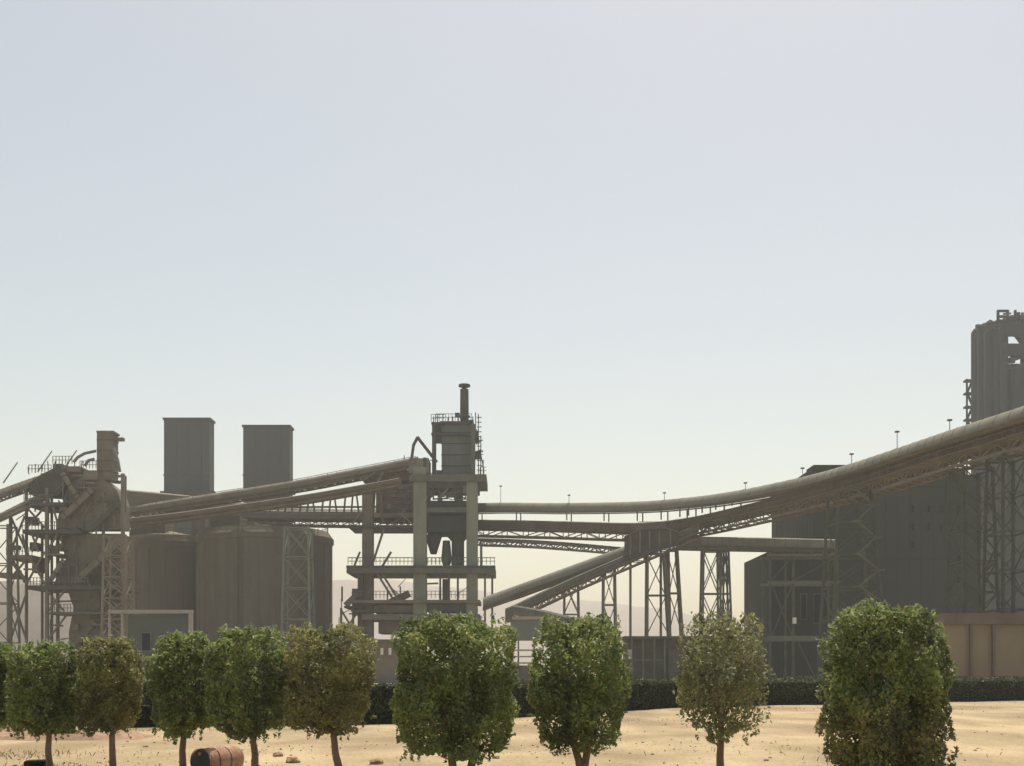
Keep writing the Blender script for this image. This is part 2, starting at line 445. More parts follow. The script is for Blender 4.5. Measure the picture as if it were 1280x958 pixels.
clutter(pt, [(1248,399,1280,404),(1250,392,1280,400),(1246,430,1280,462),(1222,406,1250,416)], Yp-.4, 36, 21, [M['slate'], M['dsteel']], (.2, .45))
b = MB()
for k in range(9):
    X = at(1264+k*3.3, 0, Yp).x; b.lathe((X, Yp+2.5), [(1.3, at(0,403,Yp).z), (1.3, at(0,397 - 3*math.sin(k),Yp).z), (.3, at(0,394-3*math.sin(k),Yp).z)], 8)
b.build('roof_vent', M['slate'], pt, kind='stuff')
st = 1209.5
for x_ in (1208.6, 1216.2):
    beam('stair_post', at(x_, 860, Yp+14), at(x_, 474, Yp+14), .4, M['slate'], pt)
for k, y_ in enumerate((475, 491, 508, 524, 541, 558)):
    slab('stair_landing', at(1207.5, y_+1.5, Yp+13), Vector((at(1217, 0, Yp+13).x, Yp+15, at(0, y_-.8, Yp+13).z)), M['slate'], pt)
    if k: beam('stair_flight', at(1209 if k % 2 else 1216, y_, Yp+13.5), at(1216 if k % 2 else 1209, y_-16, Yp+13.5), .5, M['slate'], pt)

# twin grey towers behind the silos
for (x0, x1, yt, lab) in ((205, 267, 525, 'left one of the two plain grey rectangular towers rising behind the silos'),
                          (304, 367, 534, 'right one of the two plain grey rectangular towers rising behind the silos')):
    Yt = 262
    g = thing('silo_tower', lab, 'tower', (at((x0+x1)/2, 0, Yt).x, Yt, 0), 'grey towers behind the silos')
    clad_block(g, x0, x1-5, yt, Yt, 4, M['greyt'], M['greyt'], 62/4, (595,) )
    pslab('ledge', x0-5, 614, x1+1, 618, Yt-1.5, 1.3, M['dsteel'], g)

# silos
def silo(x0, x1, ytop, Y, lab, ribs, m):
    r = (x1 - x0) / 2 / F * Y; c = at((x0 + x1) / 2, ytop, Y); cy = Y
    s = thing('silo', lab, 'silo', (c.x, cy, 0), 'concrete silos on the left')
    z = at(0, ytop, Y).z; zr = z + 1.2
    b = MB(); b.lathe((c.x, cy), [(r*.985, 0), (r*.985, z - 2.2)], 56); b.build('wall', m, s, True)
    b = MB(); b.lathe((c.x, cy), [(r*.985, z - 2.19), (r*1.006, z - 1.9), (r*1.006, z - 1.2), (r*.93, z)], 56); b.build('eave_ring', m, s)
    b = MB(); b.lathe((c.x, cy), [(r*.93, z+.003), (r*.5, z+.5), (r*.1, zr)], 56); b.build('roof', M['conc'], s)
    for i in range(ribs):
        t = -math.pi * (i + .5) / ribs
        X = c.x + math.cos(t) * r * .985; Yy = cy + math.sin(t) * r * .985
        beam('rib', (X, Yy, 0), (X, Yy, z - 2.3), .22, m, s)
    b = MB()
    pr = None
    for i in range(49):
        t = 2 * math.pi * i / 48; q = Vector((c.x + math.cos(t)*r*.92, cy + math.sin(t)*r*.92, z + .02))
        b.bar(q, q + Vector((0, 0, 1.1)), .06)
        if pr is not None:
            for h in (.55, 1.1): b.bar(pr + Vector((0,0,h)), q + Vector((0,0,h)), .06)
        pr = q
    b.build('handrail', M['steel'], s, kind='stuff')
    return s
sb = silo(247, 416, 666, 208, 'wide brown concrete silo with a chamfered roof behind the pale lattice mast', 14, M['silo'])
sa = silo(160, 262, 673, 216, 'narrower greenish silo directly left of the wide brown silo', 8, M['silo'])

pslab('roof_house', 262, 645, 300, 667, 204, 6, M['silo'], sb)
pslab('roof_house', 308, 652, 318, 667, 203, 4, M['conc'], sb)
pslab('roof_house', 163, 650, 206, 674, 212, 6, M['silo'], sa)
pslab('roof_house', 240, 640, 256, 674, 212, 5, M['brown'], sa)
for x_, m_ in ((300, M['dsteel']), (395, M['dsteel'])):
    q = at(x_, 690, 208 - 11.6 if x_ == 300 else 200)
    for dx in (-.3, .3): beam('ladder_rail', (q.x+dx, q.y, .2), (q.x+dx, q.y, at(0,668,208).z), .09, m_, sb)
    for k in range(22): beam('ladder_rung', (q.x-.3, q.y, 1+k*1.05), (q.x+.3, q.y, 1+k*1.05), .06, m_, sb)

# pale portal shed in front of the narrow silo
Ys = 150
sh = thing('shed', 'grey shed with a pale portal frame in front of the narrow silo', 'shed', (at(196, 0, Ys).x, Ys, 0))
slab('wall', (at(158,0,Ys).x, Ys+.6, 0), (at(233,0,Ys).x, Ys+2.5, at(0,769,Ys).z), M['greyt'], sh)
slab('frame_post', (at(235.6,0,Ys).x, Ys, 0), (at(240,0,Ys).x, Ys+.55, at(0,767.1,Ys).z), M['pale'], sh)
slab('frame_post', (at(151,0,Ys).x, Ys, 0), (at(153.5,0,Ys).x, Ys+.55, at(0,767.1,Ys).z), M['pale'], sh)
slab('frame_beam', (at(135,0,Ys).x, Ys-.05, at(0,766.9,Ys).z), (at(240.4,0,Ys).x, Ys+.6, at(0,762.5,Ys).z), M['pale'], sh)
slab('frame_post', (at(135,0,Ys).x, Ys+.05, 0), (at(137,0,Ys).x, Ys+.5, at(0,767.1,Ys).z), M['pale'], sh)
window(sh, 176, 790, 190, 815, Ys+.59, M['steel'], M['glass'])
slab('door', (at(205,0,Ys).x, Ys+.5, 0), (at(224,0,Ys).x, Ys+.59, at(0,800,Ys).z), M['steel'], sh)

# white cabinet behind the hedge
Yc = 62
cb = thing('cabinet', 'small white cabinet seen between two trees on the left above the hedge', 'cabinet', (at(183.5, 0, Yc).x, Yc, 0))
slab('body', (at(177,0,Yc).x, Yc, 0), (at(190,0,Yc).x, Yc+.6, at(0,848,Yc).z), M['white'], cb)
slab('roof', (at(175,0,Yc).x, Yc-.08, at(0,847.9,Yc).z), (at(192,0,Yc).x, Yc+.7, at(0,838,Yc).z), M['vessel'], cb)
slab('door', (at(178.5,0,Yc).x, Yc-.02, .15), (at(188.5,0,Yc).x, Yc-.003, at(0,850,Yc).z), M['white'], cb)

# (kept apart from the hall wall by a joint)
pslab('wall_extension', 1204.6, 594, 1226, 860, Yb+1, 20, M['clad'], bd, ground=True)

# low tan building right
Yn = 110
tb = thing('low_building', 'low tan building with a red brown fascia behind the right hedge', 'building', (at(1240, 0, Yn).x, Yn, 0))
slab('wall', (at(1182,0,Yn).x, Yn, 0), (at(1420,0,Yn).x, Yn+12, at(0,781,Yn).z), M['tan'], tb)
slab('fascia', (at(1178,0,Yn).x, Yn-.5, at(0,780.9,Yn).z), (at(1420,0,Yn).x, Yn+12.4, at(0,767,Yn).z), M['rust'], tb)
for cx in (1212, 1240, 1290):
    slab('post', (at(cx-1.2,0,Yn).x, Yn-.45, 0), (at(cx+1.2,0,Yn).x, Yn-.1, at(0,781.2,Yn).z), M['rust'], tb)

# low dark block centre right
Yk = 150
kb = thing('substation', 'low dark block with a row of posts between the middle trees, before the leaning trestles', 'building', (at(838, 0, Yk).x, Yk, 0))
slab('wall', (at(786,0,Yk).x, Yk+.6, 0), (at(930,0,Yk).x, Yk+8, at(0,799,Yk).z), M['msteel'], kb)
slab('roof', (at(780,0,Yk).x, Yk-.5, at(0,798.9,Yk).z), (at(934,0,Yk).x, Yk+8.5, at(0,795.5,Yk).z), M['dsteel'], kb)
pslab('gate', 836, 812, 858, 850, Yk-.12, .1, M['dsteel'], kb)
pslab('notice_board', 784.5, 812, 790, 824, Yk-.3, .1, M['pale'], kb)
for cx in (798, 812, 826, 846, 862, 880):
    slab('bay_rail', (at(cx-6,0,Yk).x, Yk+.3, at(0,826,Yk).z), (at(cx+6,0,Yk).x, Yk+.4, at(0,824.5,Yk).z), M['steel'], kb)
for cx in (790, 804, 818, 831, 862, 880):
    slab('post', (at(cx-1,0,Yk).x, Yk, 0), (at(cx+1,0,Yk).x, Yk+.25, at(0,799.2,Yk).z), M['steel'], kb)

# brown workshop low behind the left-middle trees
Yw = 158
wb = thing('workshop', 'low brown workshop under the central tower half hidden by trees', 'building', (at(470, 0, Yw).x, Yw, 0))
slab('wall', (at(386,0,Yw).x, Yw, 0), (at(505,0,Yw).x, Yw+9, at(0,803,Yw).z), M['brown'], wb)
slab('roof', (at(383,0,Yw).x, Yw-.4, at(0,802.9,Yw).z), (at(508,0,Yw).x, Yw+9.4, at(0,799.5,Yw).z), M['steel'], wb)
for cx in (468, 477.5, 487.5):
    window(wb, cx-3, 809, cx+3, 820, Yw-.003, M['brown'], M['white'])  # white panes: painted stand-in for the brightness showing through gaps
# pale plant seen between trees
Yq = 150
pl = thing('cooling_unit', 'pale grey machine with ladder rungs between the two middle trees', 'machine', (at(655, 0, Yq).x, Yq, 0))
slab('housing', (at(638,0,Yq).x, Yq, at(0,800,Yq).z), (at(694,0,Yq).x, Yq+5, at(0,775,Yq).z), M['vessel'], pl)
slab('roof', (at(640,0,Yq).x, Yq-.3, at(0,774.9,Yq).z), (at(690,0,Yq).x, Yq+5.3, at(0,771,Yq).z), M['pale'], pl)
for cx in (641, 648, 668, 690):
    slab('post', (at(cx-1,0,Yq).x, Yq+.3, 0), (at(cx+1,0,Yq).x, Yq+.6, at(0,800.1,Yq).z), M['steel'], pl)
for y_ in (812, 820, 828):
    slab('rail', (at(636,0,Yq).x, Yq-.15, at(0,y_+2,Yq).z), (at(672,0,Yq).x, Yq+.05, at(0,y_,Yq).z), M['pale'], pl)
slab('base', (at(638,0,Yq).x, Yq+.8, 0), (at(676,0,Yq).x, Yq+5, at(0,832,Yq).z), M['brown'], pl)

# ------------------------------------------------------------------ trestles
def trestle(lab, xt0, xt1, xb0, xb1, ytop, Y, depth, bays, m, leg=.45, br=.2, cross=True, name='trestle', ybot=None, stair=False, group='steel trestles under the conveyors'):
    z1 = at(0, ytop, Y).z; z0 = 0
    leg *= .85; br *= .7
    T = [at(xt0, 0, Y).x, at(xt1, 0, Y).x]; B = [at(xb0, 0, Y).x, at(xb1, 0, Y).x]
    g = thing(name, lab, 'trestle', ((B[0]+B[1])/2, Y + depth/2, 0), group)
    dT, dB = depth * .8, depth * 1.1
    ym = Y + depth / 2
    def pt_(i, j, t):  # i left/right, j near/far
        X = B[i] + (T[i] - B[i]) * t
        d = (dB + (dT - dB) * t) / 2
        return Vector((X, ym + (d if j else -d), z1 * t))
    for i in (0, 1):
        for j in (0, 1):
            beam('leg', pt_(i, j, 0), pt_(i, j, 1), leg, m, g)
            q = pt_(i, j, 0)
            slab('footing', (q.x-.6, q.y-.6, 0), (q.x+.6, q.y+.6, .35), M['conc'], g)
    for k in range(1, bays + 1):
        t = k / bays
        if k == bays: t -= .01
        for j in (0, 1): beam('tie', pt_(0, j, t), pt_(1, j, t), br * 1.3, m, g)
        for i in (0, 1): beam('tie', pt_(i, 0, t), pt_(i, 1, t), br * 1.3, m, g)
    for k in range(bays):
        t0, t1 = (k + .03) / bays, (k + .97) / bays
        for j in (0, 1):
            s = 1 if (k + j) % 2 else 0
            beam('brace', pt_(s, j, t0), pt_(1 - s, j, t1), br, m, g)
            if cross: beam('brace', pt_(1 - s, j, t0), pt_(s, j, t1), br, m, g)
        for i in (0, 1):
            beam('brace', pt_(i, k % 2, t0), pt_(i, 1 - k % 2, t1), br, m, g)
    if stair:
        fl = bays * 2
        for k in range(fl):
            t0, t1 = k / fl, (k + 1) / fl
            a, b_ = pt_(0, 0, t0), pt_(0, 0, t1)
            xm0, xm1 = B[1] + (T[1]-B[1])*t0 - .3, B[1] + (T[1]-B[1])*t1 - .3
            xa = (a.x + xm0) / 2
            P0 = Vector((xa if k % 2 == 0 else xm0, a.y - 1.0, a.z)); P1 = Vector((xm1 if k % 2 == 0 else xa, a.y - 1.0, b_.z))
            beam('stair_flight', P0, P1, .7, M['steel'], g, .16)
            slab('stair_landing', (P1.x-.7, a.y-1.5, P1.z-.08), (P1.x+.7, a.y-.3, P1.z+.04), M['steel'], g)
    return g

trestle('pale lattice mast with zigzag bracing in front of the wide silo', 355, 384, 351, 389, 657, 187, 4.5, 5, M['psteel'], .38, .2, name='lattice_mast')
trestle('slim trestle nearest the machine under the lower inclined conveyor', 706, 723, 705, 725, 726, 184, 2.4, 3, M['brown'], .34, .18)
trestle('two legged trestle directly left of the junction house under the incline', 755, 769, 754, 771, 708, 182, 2.4, 3, M['brown'], .36, .2, cross=False)
trestle('dark trestle with zigzag bracing below the right part of the junction house', 810, 831, 809, 841, 690, 180, 2.6, 3, M['steel'], .36, .2, cross=False)
trestle('leaning trestle just right of the junction house with splayed legs', 836, 847, 839, 857, 686, 183, 2.6, 3, M['brown'], .36, .2, cross=False)
trestle('open trestle with bracing under the middle of the level gallery', 880, 900, 877, 902, 687, 181, 2.6, 3, M['steel'], .36, .2)
trestle('narrow trestle under the level gallery nearest the crusher building', 905, 911, 903, 917, 687, 184, 2.6, 3, M['steel'], .34, .18)
trestle('wide braced trestle with zigzag stairs before the big dark hall', 1050, 1090, 1038, 1112, 612, 146, 6, 6, M['msteel'], .36, .16, stair=True)
trestle('tall lattice trestle at the right edge of the big dark hall', 1207, 1243, 1205, 1250, 583, 128, 5, 7, M['msteel'], .32, .15)
trestle('tall dark trestle cut by the right edge of the photo', 1256, 1290, 1252, 1294, 566, 120, 5, 6, M['msteel'], .34, .16)

# concrete support frame under the end of the level gallery
Yf = 176
fr = thing('support_frame', 'three legged frame with two cross beams carrying the end of the level gallery', 'frame', (at(1004, 0, Yf).x, Yf, 0))
for cx in (963, 992, 1047):
    for dy in (0, 5):
        slab('column', (at(cx-1.4,0,Yf).x, Yf+dy, 0), (at(cx+1.4,0,Yf).x, Yf+dy+.5, at(0,690,Yf).z), M['msteel'], fr)
for y_, h in ((728, 3.5), (798, 6), (694, 3)):
    for dy in (0.05, 5.05):
        slab('beam', (at(960,0,Yf).x, Yf-.1+dy, at(0,y_+h/2,Yf).z), (at(1050,0,Yf).x, Yf+.45+dy, at(0,y_-h/2,Yf).z), M['steel'], fr)
for a_, b_ in (((965,795),(990,732)),((965,732),(990,795)),((994,725),(1045,697)),((994,795),(1020,850)),((1045,795),(1020,850)),((965,725),(990,697))):
    beam('brace', at(*a_, Yf+.2), at(*b_, Yf+.2), .18, M['msteel'], fr)
b = MB(); c = at(993, 776, Yf-.3); b.box((c.x-.25, Yf-.5, c.z-.45), (c.x+.25, Yf-.103, c.z+.45)); b.build('lamp', M['white'], fr)

# ------------------------------------------------------------------ conveyors
def conveyor(name, lab, pts, n, cover_w, cover_h, m_cover, truss_h=0, m_truss=None, truss_w=2.4, round_=True, step=1, rail=0, walk=True, pipes=False, grp='conveyor galleries of the plant'):
    """pts are the top ridge of the gallery"""
    path = smooth_path(pts, n)
    g = thing(name, lab, 'conveyor', (path[n//2].x, path[n//2].y, 0), grp)
    hw = cover_w / 2
    if round_:
        prof = [(hw * math.cos(t), -cover_h + cover_h * math.sin(t)) for t in [math.pi * k / 8 for k in range(9)]]
        prof = [(hw*.96, -cover_h-.25)] + prof + [(-hw*.96, -cover_h-.25)]
    else:
        prof = [(hw, -cover_h), (hw, -.18), (hw*.55, 0), (-hw*.55, 0), (-hw, -.18), (-hw, -cover_h)]
    b = MB(); b.sweep(path, prof); b.build('belt_cover', m_cover, g, round_)
    b = MB()
    for i in range(0, len(path)):
        s = side_of(path, i); d = (path[min(i+1,n)] - path[max(i-1,0)]).normalized()
        loop = [path[i] + s*u*1.01 + Vector((0,0,v+.01)) for u, v in prof]
        for a_, b_ in zip(loop[:-1], loop[1:]): b.bar(a_, b_, .08, .03)
    b.build('cover_rib', m_truss or m_cover, g, kind='stuff')
    base = cover_h + (.25 if round_ else 0)
    if truss_h:
        tw = truss_w / 2
        zt, zb = -base - .12, -base - truss_h
        for u in (-tw, tw):
            for z_ in (zt, zb):
                c = MB(); c.sweep(path, [(u-.14, z_-.14), (u+.14, z_-.14), (u+.14, z_+.14), (u-.14, z_+.14)]); c.build('chord', m_truss, g)
        c = MB()
        for i in range(0, n, step):
            j = min(i + step, n)
            for u in (-tw, tw):
                s0, s1 = side_of(path, i) * u, side_of(path, j) * u
                T0, T1 = path[i] + s0 + Vector((0,0,zt)), path[j] + s1 + Vector((0,0,zt))
                B0, B1 = path[i] + s0 + Vector((0,0,zb)), path[j] + s1 + Vector((0,0,zb))
                c.bar(B0, T0, .16)
                c.bar(B0 if (i // step) % 2 else T0, T1 if (i // step) % 2 else B1, .14)
            c.bar(path[i] - side_of(path, i)*tw + Vector((0,0,zb)), path[i] + side_of(path, i)*tw + Vector((0,0,zb)), .16)
        c.build('truss_web', m_truss, g, kind='stuff')
    if walk:
        hw2 = max(hw, truss_w/2)
        for sg in (-1, 1):
            c = MB(); c.sweep(path, [(sg*hw2+.02*sg, -base-.10), (sg*(hw2+.8), -base-.10), (sg*(hw2+.8), -base), (sg*hw2+.02*sg, -base)]); c.build('walkway', m_truss or m_cover, g)
    if rail:
        c = MB(); hw2 = max(hw, truss_w/2) + .8
        for sg in (-1, 1):
            for h in (.55, 1.1):
                c.sweep(path, [(sg*hw2-.04, -base+h-.04), (sg*hw2+.04, -base+h-.04), (sg*hw2+.04, -base+h+.04), (sg*hw2-.04, -base+h+.04)])
            for i in range(n + 1):
                q = path[i] + side_of(path, i) * sg * hw2 + Vector((0,0,-base))
                c.bar(q, q + Vector((0,0,1.1)), .07)
        c.build('handrail', m_truss or m_cover, g, kind='stuff')
    return g, path

P = lambda L: [at(*q) for q in L]
C1 = P([(120,609,233),(230,619,228),(330,631,222),(450,637,214),(600,629,205),(700,629,198),(800,627,190),(860,622,183),(900,617,177),(950,608,169),(1017,593,159),(1060,581,151),(1100,568,144),(1150,551,136),(1200,534,128),(1280,508,117),(1350,484,109)])
g1, path1 = conveyor('conveyor', 'long upper covered conveyor sweeping across the whole plant to the right edge', C1, 72, 2.0, 1.3, M['olive'], 0, M['brown'], round_=True, walk=True, rail=0)
C4 = P([(592,650,207),(700,652,201),(800,654,194),(860,648,187),(900,640,181),(950,628,173),(1017,611,162),(1060,599,154),(1100,587,147),(1150,570,139),(1200,553,131),(1280,528,120),(1350,505,112)])
g4, path4 = conveyor('conveyor', 'brown lower truss gallery running under the long upper conveyor', C4, 56, 2.2, 1.5, M['brown'], 1.3, M['brown'], 2.4, round_=False, walk=True, rail=1)
# posts that carry the upper conveyor on the lower gallery
for i in range(1, 56, 2):
    q = path4[i]
    k = min(range(len(path1)), key=lambda a: abs((path1[a].x/path1[a].y) - (q.x/q.y)))
    u = path1[k]
    top = u.z - 1.62
    if top - q.z > .3:
        for s in (-.8, .8):
            sd = side_of(path1, k) * s
            beam('post', Vector((u.x, u.y, q.z-.3)) + sd, Vector((u.x, u.y, top)) + sd, .2, M['brown'], g1)
# left incline up to the central tower: two galleries
CL = P([(84,645,206),(170,632,204),(240,621,203),(367,601,201),(450,585,199),(522,571,198)])
conveyor('conveyor', 'upper inclined gallery rising from the left tower to the central tower', CL, 34, 2.0, 1.1, M['brown'], .5, M['brown'], 2.2, round_=True, rail=1)
CM = P([(90,656,200),(180,646,198),(240,639,197),(367,621,195),(450,607,194),(500,598,193)])
conveyor('conveyor', 'thinner lower inclined gallery just below the one reaching the central tower', CM, 34, 1.6, .7, M['rust'], .6, M['brown'], 1.8, round_=False, rail=0)
# flat link behind, between silo roofs and central tower
CF = P([(270,637,217),(360,639,213),(450,640,209),(530,641,206)])
conveyor('conveyor', 'level gallery over the wide silo roof leading to the central tower', CF, 20, 2.4, 1.5, M['olive'], 1.1, M['rust'], 2.6, round_=False, rail=1)
# thin truss under lower gallery, centre
CT = P([(598,673,204),(660,675,201),(730,680,198),(795,686,193)])
conveyor('pipe_bridge', 'thin pipe bridge hanging under the brown truss gallery right of the central tower', CT, 22, .9, .3, M['steel'], .9, M['brown'], 1.6, round_=False, walk=False)
# two inclined conveyors from lower left up to the junction house
CA = P([(604,747,188),(640,734,188),(690,716,187),(800,676,186)])
conveyor('conveyor', 'upper of the two inclined conveyors climbing from the tower foot to the junction house', CA, 26, 2.0, 1.2, M['olive'], .5, M['brown'], 2.2, round_=True, rail=0)
CB = P([(632,761,183),(660,749,183),(740,712,182),(872,656,181)])
conveyor('conveyor', 'lower of the two inclined conveyors ending under the junction house', CB, 28, 2.2, 1.2, M['steel'], 1.0, M['brown'], 2.4, round_=False, rail=1)
# level gallery right of the junction
CG = P([(846,671,182),(900,672,181),(960,673,180),(1046,675,178)])
conveyor('conveyor', 'level gallery with a pale roof between junction house and three legged frame', CG, 20, 2.4, 1.4, M['olive'], .45, M['steel'], 2.4, round_=False, rail=0)
# low conveyor descending right behind the trees
CD = P([(645,757,176),(680,763,173),(716,772,170)])
conveyor('conveyor', 'short low conveyor sloping down to the right behind the middle trees', CD, 10, 1.4, .8, M['steel'], .4, M['steel'], 1.4, round_=False, walk=False)
# far left incline
CZ = P([(-70,640,176),(0,612,180),(50,594,184),(84,584,187)])
conveyor('conveyor', 'inclined gallery climbing from the left edge to the top of the left tower', CZ, 18, 2.0, 1.0, M['brown'], .6, M['brown'], 2.2, round_=True, rail=1)
CY = P([(-70,676,174),(0,642,178),(50,618,182),(100,597,186)])
conveyor('conveyor', 'lower of the two galleries entering the left tower from the left edge', CY, 18, 1.8, .8, M['brown'], .4, M['brown'], 2.0, round_=False, rail=0)
# little vertical posts lattice between the two left galleries near the tower
lt = thing('cable_rack', 'row of thin uprights between the inclined gallery and the level gallery', 'rack', (at(410, 0, 203).x, 203, 0))
for k in range(15):
    x_ = 338 + k * 9.2
    beam('upright', at(x_, 640, 203), at(x_ + (2 if k % 3 else -3), 626 - k * .8, 203), .28, M['brown'], lt)
beam('rail', at(334, 634, 203), at(472, 634, 203), .3, M['steel'], lt)

# lamp posts standing on the upper conveyor
def near1(px):
    return min(path1, key=lambda q: abs(640 + F * q.x / q.y - px))
for px, h, where in ((615,20,'right beside the central tower'),(722,9,'first on the open stretch right of the tower'),(827,8,'above the junction house'),(935,7,'where the deck begins to climb'),
                 (1001,10,'left of the dark roof house'),(1064,11,'over the stairs trestle'),(1123,20,'on the steep stretch over the dark hall'),(1193,12,'just left of the stair of the tall tower')):
    q = near1(px); r_ = h / F * q.y
    l = thing('lamp_post', 'thin lamp post on the long conveyor, ' + where, 'lamp', (q.x, q.y, q.z), 'lamp posts along the long conveyor')
    b = MB(); b.tube((q.x, q.y, q.z-.05), (q.x, q.y, q.z + r_), .05, .04, 6); b.build('pole', M['psteel'], l)
    b = MB(); b.box((q.x-.22, q.y-.2, q.z+r_), (q.x+.22, q.y+.25, q.z+r_+.16)); b.build('lamp_head', M['steel'], l)
for px, py, where in ((12, 590, 'nearest the left edge'), (55, 576, 'halfway up the gallery'), (86, 575, 'at the top of the gallery')):
    a_ = at(px - 8, py + 14, 182); b_ = at(px + 10, py - 12, 182)
    l = thing('mast', 'thin slanted mast over the far left gallery, ' + where, 'mast', tuple(a_), 'slanted masts over the far left gallery')
    b = MB(); b.tube(a_, b_, .12, .09, 6); b.build('pole', M['pale'], l)

# junction house
Yj = 180
jh = thing('junction_house', 'dark green grey transfer house where the inclined conveyors meet', 'building', (at(808, 0, Yj).x, Yj, 0))
def prism(b, pix, Y, d):
    n = len(b.v); k = len(pix)
    for yy in (Y, Y + d):
        for x_, y_ in pix:
            q = at(x_, y_, Y); b.v.append((q.x, yy, q.z))
    b.f += [tuple(range(n, n+k)), tuple(range(n+2*k-1, n+k-1, -1))] + [(n+i, n+(i+1)%k, n+k+(i+1)%k, n+k+i) for i in range(k)]
b = MB(); prism(b, [(784,670),(800,663),(832,661),(848,666),(848,680),(834,683),(806,691),(784,698)], Yj-.9, 4.5); b.build('wall', M['msteel'], jh)
b = MB(); prism(b, [(782,669.9),(798,661.5),(834,659.5),(850,665.5),(848,665.9),(832,660.9),(800,662.9),(784,669.95)], Yj-1.2, 5.2); b.build('roof', M['steel'], jh)
for x_ in (788, 800, 812, 824, 838):
    beam('wall_post', at(x_, 664 if x_ > 790 else 669, Yj-1), at(x_, 681 if x_ > 830 else 694 - (x_-788)*.28, Yj-1), .22, M['brown'], jh)
beam('floor_edge', at(784, 698, Yj-1.05), at(848, 680, Yj-1.05), .5, M['dsteel'], jh)
for cx in (788, 826):
    beam('support', at(cx, 690 - (cx-774)*.15, Yj+3), Vector((at(cx, 0, Yj+3).x, Yj+3, 0)), .35, M['brown'], jh)
b = MB()
for k in range(12):
    q0, q1 = at(798 + k*3, 661, Yj-1.2), at(798 + (k+1)*3, 660.7, Yj-1.2)
    b.bar(q0, q0 + Vector((0,0,1)), .07); b.bar(q0 + Vector((0,0,1)), q1 + Vector((0,0,1)), .07)
b.build('handrail', M['brown'], jh, kind='stuff')

# ------------------------------------------------------------------ central tower
Yt = 196
ct = thing('central_tower', 'tall central process tower with stack, square vessel and open concrete floors', 'tower', (at(525, 0, Yt).x, Yt, 0))
def T(name, x0, y0, x1, y1, dy, dep, m, ground=False): return pslab(name, x0, y0, x1, y1, Yt+dy, dep, m, ct, ground)
for x0, x1, yt, m, dy in ((452.5,466,606,M['brown'],1.5),(516.5,533,584,M['column'],0),(583,597,597,M['column'],0),(454,465,700,M['brown'],9),(519,530,600,M['column'],9),(585,595,600,M['column'],9)):
    T('column', x0, yt, x1, 860, dy, 1.8, m, True)
# vessel
T('vessel', 552, 530, 590, 593, 3, 6, M['vessel'])
T('vessel_cap', 550, 526.5, 592, 529.9, 2.6, 6.8, M['dsteel'])
for k in range(4): T('vessel_band', 551.5, 540+k*14, 590.5, 541+k*14, 2.85, 6.3, M['dsteel'])
T('vessel_column', 540, 529, 545, 594, 2, .8, M['dsteel'])
T('vessel_column', 588.5, 530, 594, 594, 1.2, .8, M['steel'])
T('platform', 539, 541, 598, 543.5, 1.8, 8, M['dsteel'])
T('platform', 539, 527.5, 556, 530, 1.7, 8, M['dsteel'])
T('platform', 588, 564, 600, 565.5, 1.9, 7, M['dsteel'])
T('head_box', 511, 573, 536, 592, .3, 5, M['olive'])
T('head_box', 545.5, 590-2, 552, 594, 2.2, 3, M['dsteel'])
T('floor_beam', 513, 593, 608, 602, -.5, 11, M['steel'])
T('floor_beam', 534, 602.2, 598, 610, .2, 9, M['dsteel'])
T('floor_beam', 533.2, 626, 582.8, 634, .3, 9, M['clad'])
T('floor_beam', 533.2, 634.5, 582.8, 640.5, -.1, 9.4, M['steel'])
T('floor_beam', 467, 641, 516, 647, 1.2, 9, M['brown'])
T('floor_beam', 533.2, 645, 582.8, 665, .5, 8, M['clad'])
T('floor_beam', 435, 656.5, 516.3, 659.5, .8, 9, M['dsteel'])
for x0, x1 in ((534, 536.5), (547, 550.5), (569, 577)):
    T('short_column', x0, 610.2, x1, 625.8, .8, 1.2, M['dsteel'])
    T('short_column', x0+1, 610.2, x1+1.5, 625.8, 7.2, 1, M['dsteel'])
for a_, b_ in (((534,626),(548,611)),((548,611),(552,626)),((569,626),(577,611))):
    beam('knee_brace', at(*a_, Yt+.7), at(*b_, Yt+.7), .35, M['dsteel'], ct)
b = MB(); c = at(558, 0, Yt)
b.lathe((at(571,0,Yt).x, Yt+4), [(1.05, at(0,706,Yt).z), (1.05, at(0,674,Yt).z), (2.2, at(0,664,Yt).z)], 18); b.build('duct', M['dsteel'], ct, True)
b = MB(); b.lathe((at(540,0,Yt).x, Yt+4), [(.5, at(0,690,Yt).z), (1.5, at(0,665.5,Yt).z)], 12); b.build('hopper', M['dsteel'], ct, True)
b = MB(); b.lathe((at(556,0,Yt).x, Yt+5), [(.5, at(0,706,Yt).z), (.9, at(0,696,Yt).z), (.6, at(0,672,Yt).z)], 12); b.build('hopper', M['vessel'], ct, True)
# stack
b = MB(); cx = at(580.5, 0, Yt+5).x
b.lathe((cx, Yt+5), [(.74, at(0,530,Yt+5).z), (.70, at(0,487,Yt+5).z)], 18); b.build('stack', M['dsteel'], ct, True)
b = MB(); b.lathe((cx, Yt+5), [(.4, at(0,487,Yt+5).z+.01), (.4, at(0,484,Yt+5).z), (1.0, at(0,483.6,Yt+5).z), (.95, at(0,481,Yt+5).z)], 18); b.build('stack_cap', M['dsteel'], ct, True)
b = MB(); b.lathe((cx, Yt+5), [(.95, at(0,522,Yt+5).z), (.95, at(0,520,Yt+5).z)], 14); b.build('stack_collar', M['dsteel'], ct)
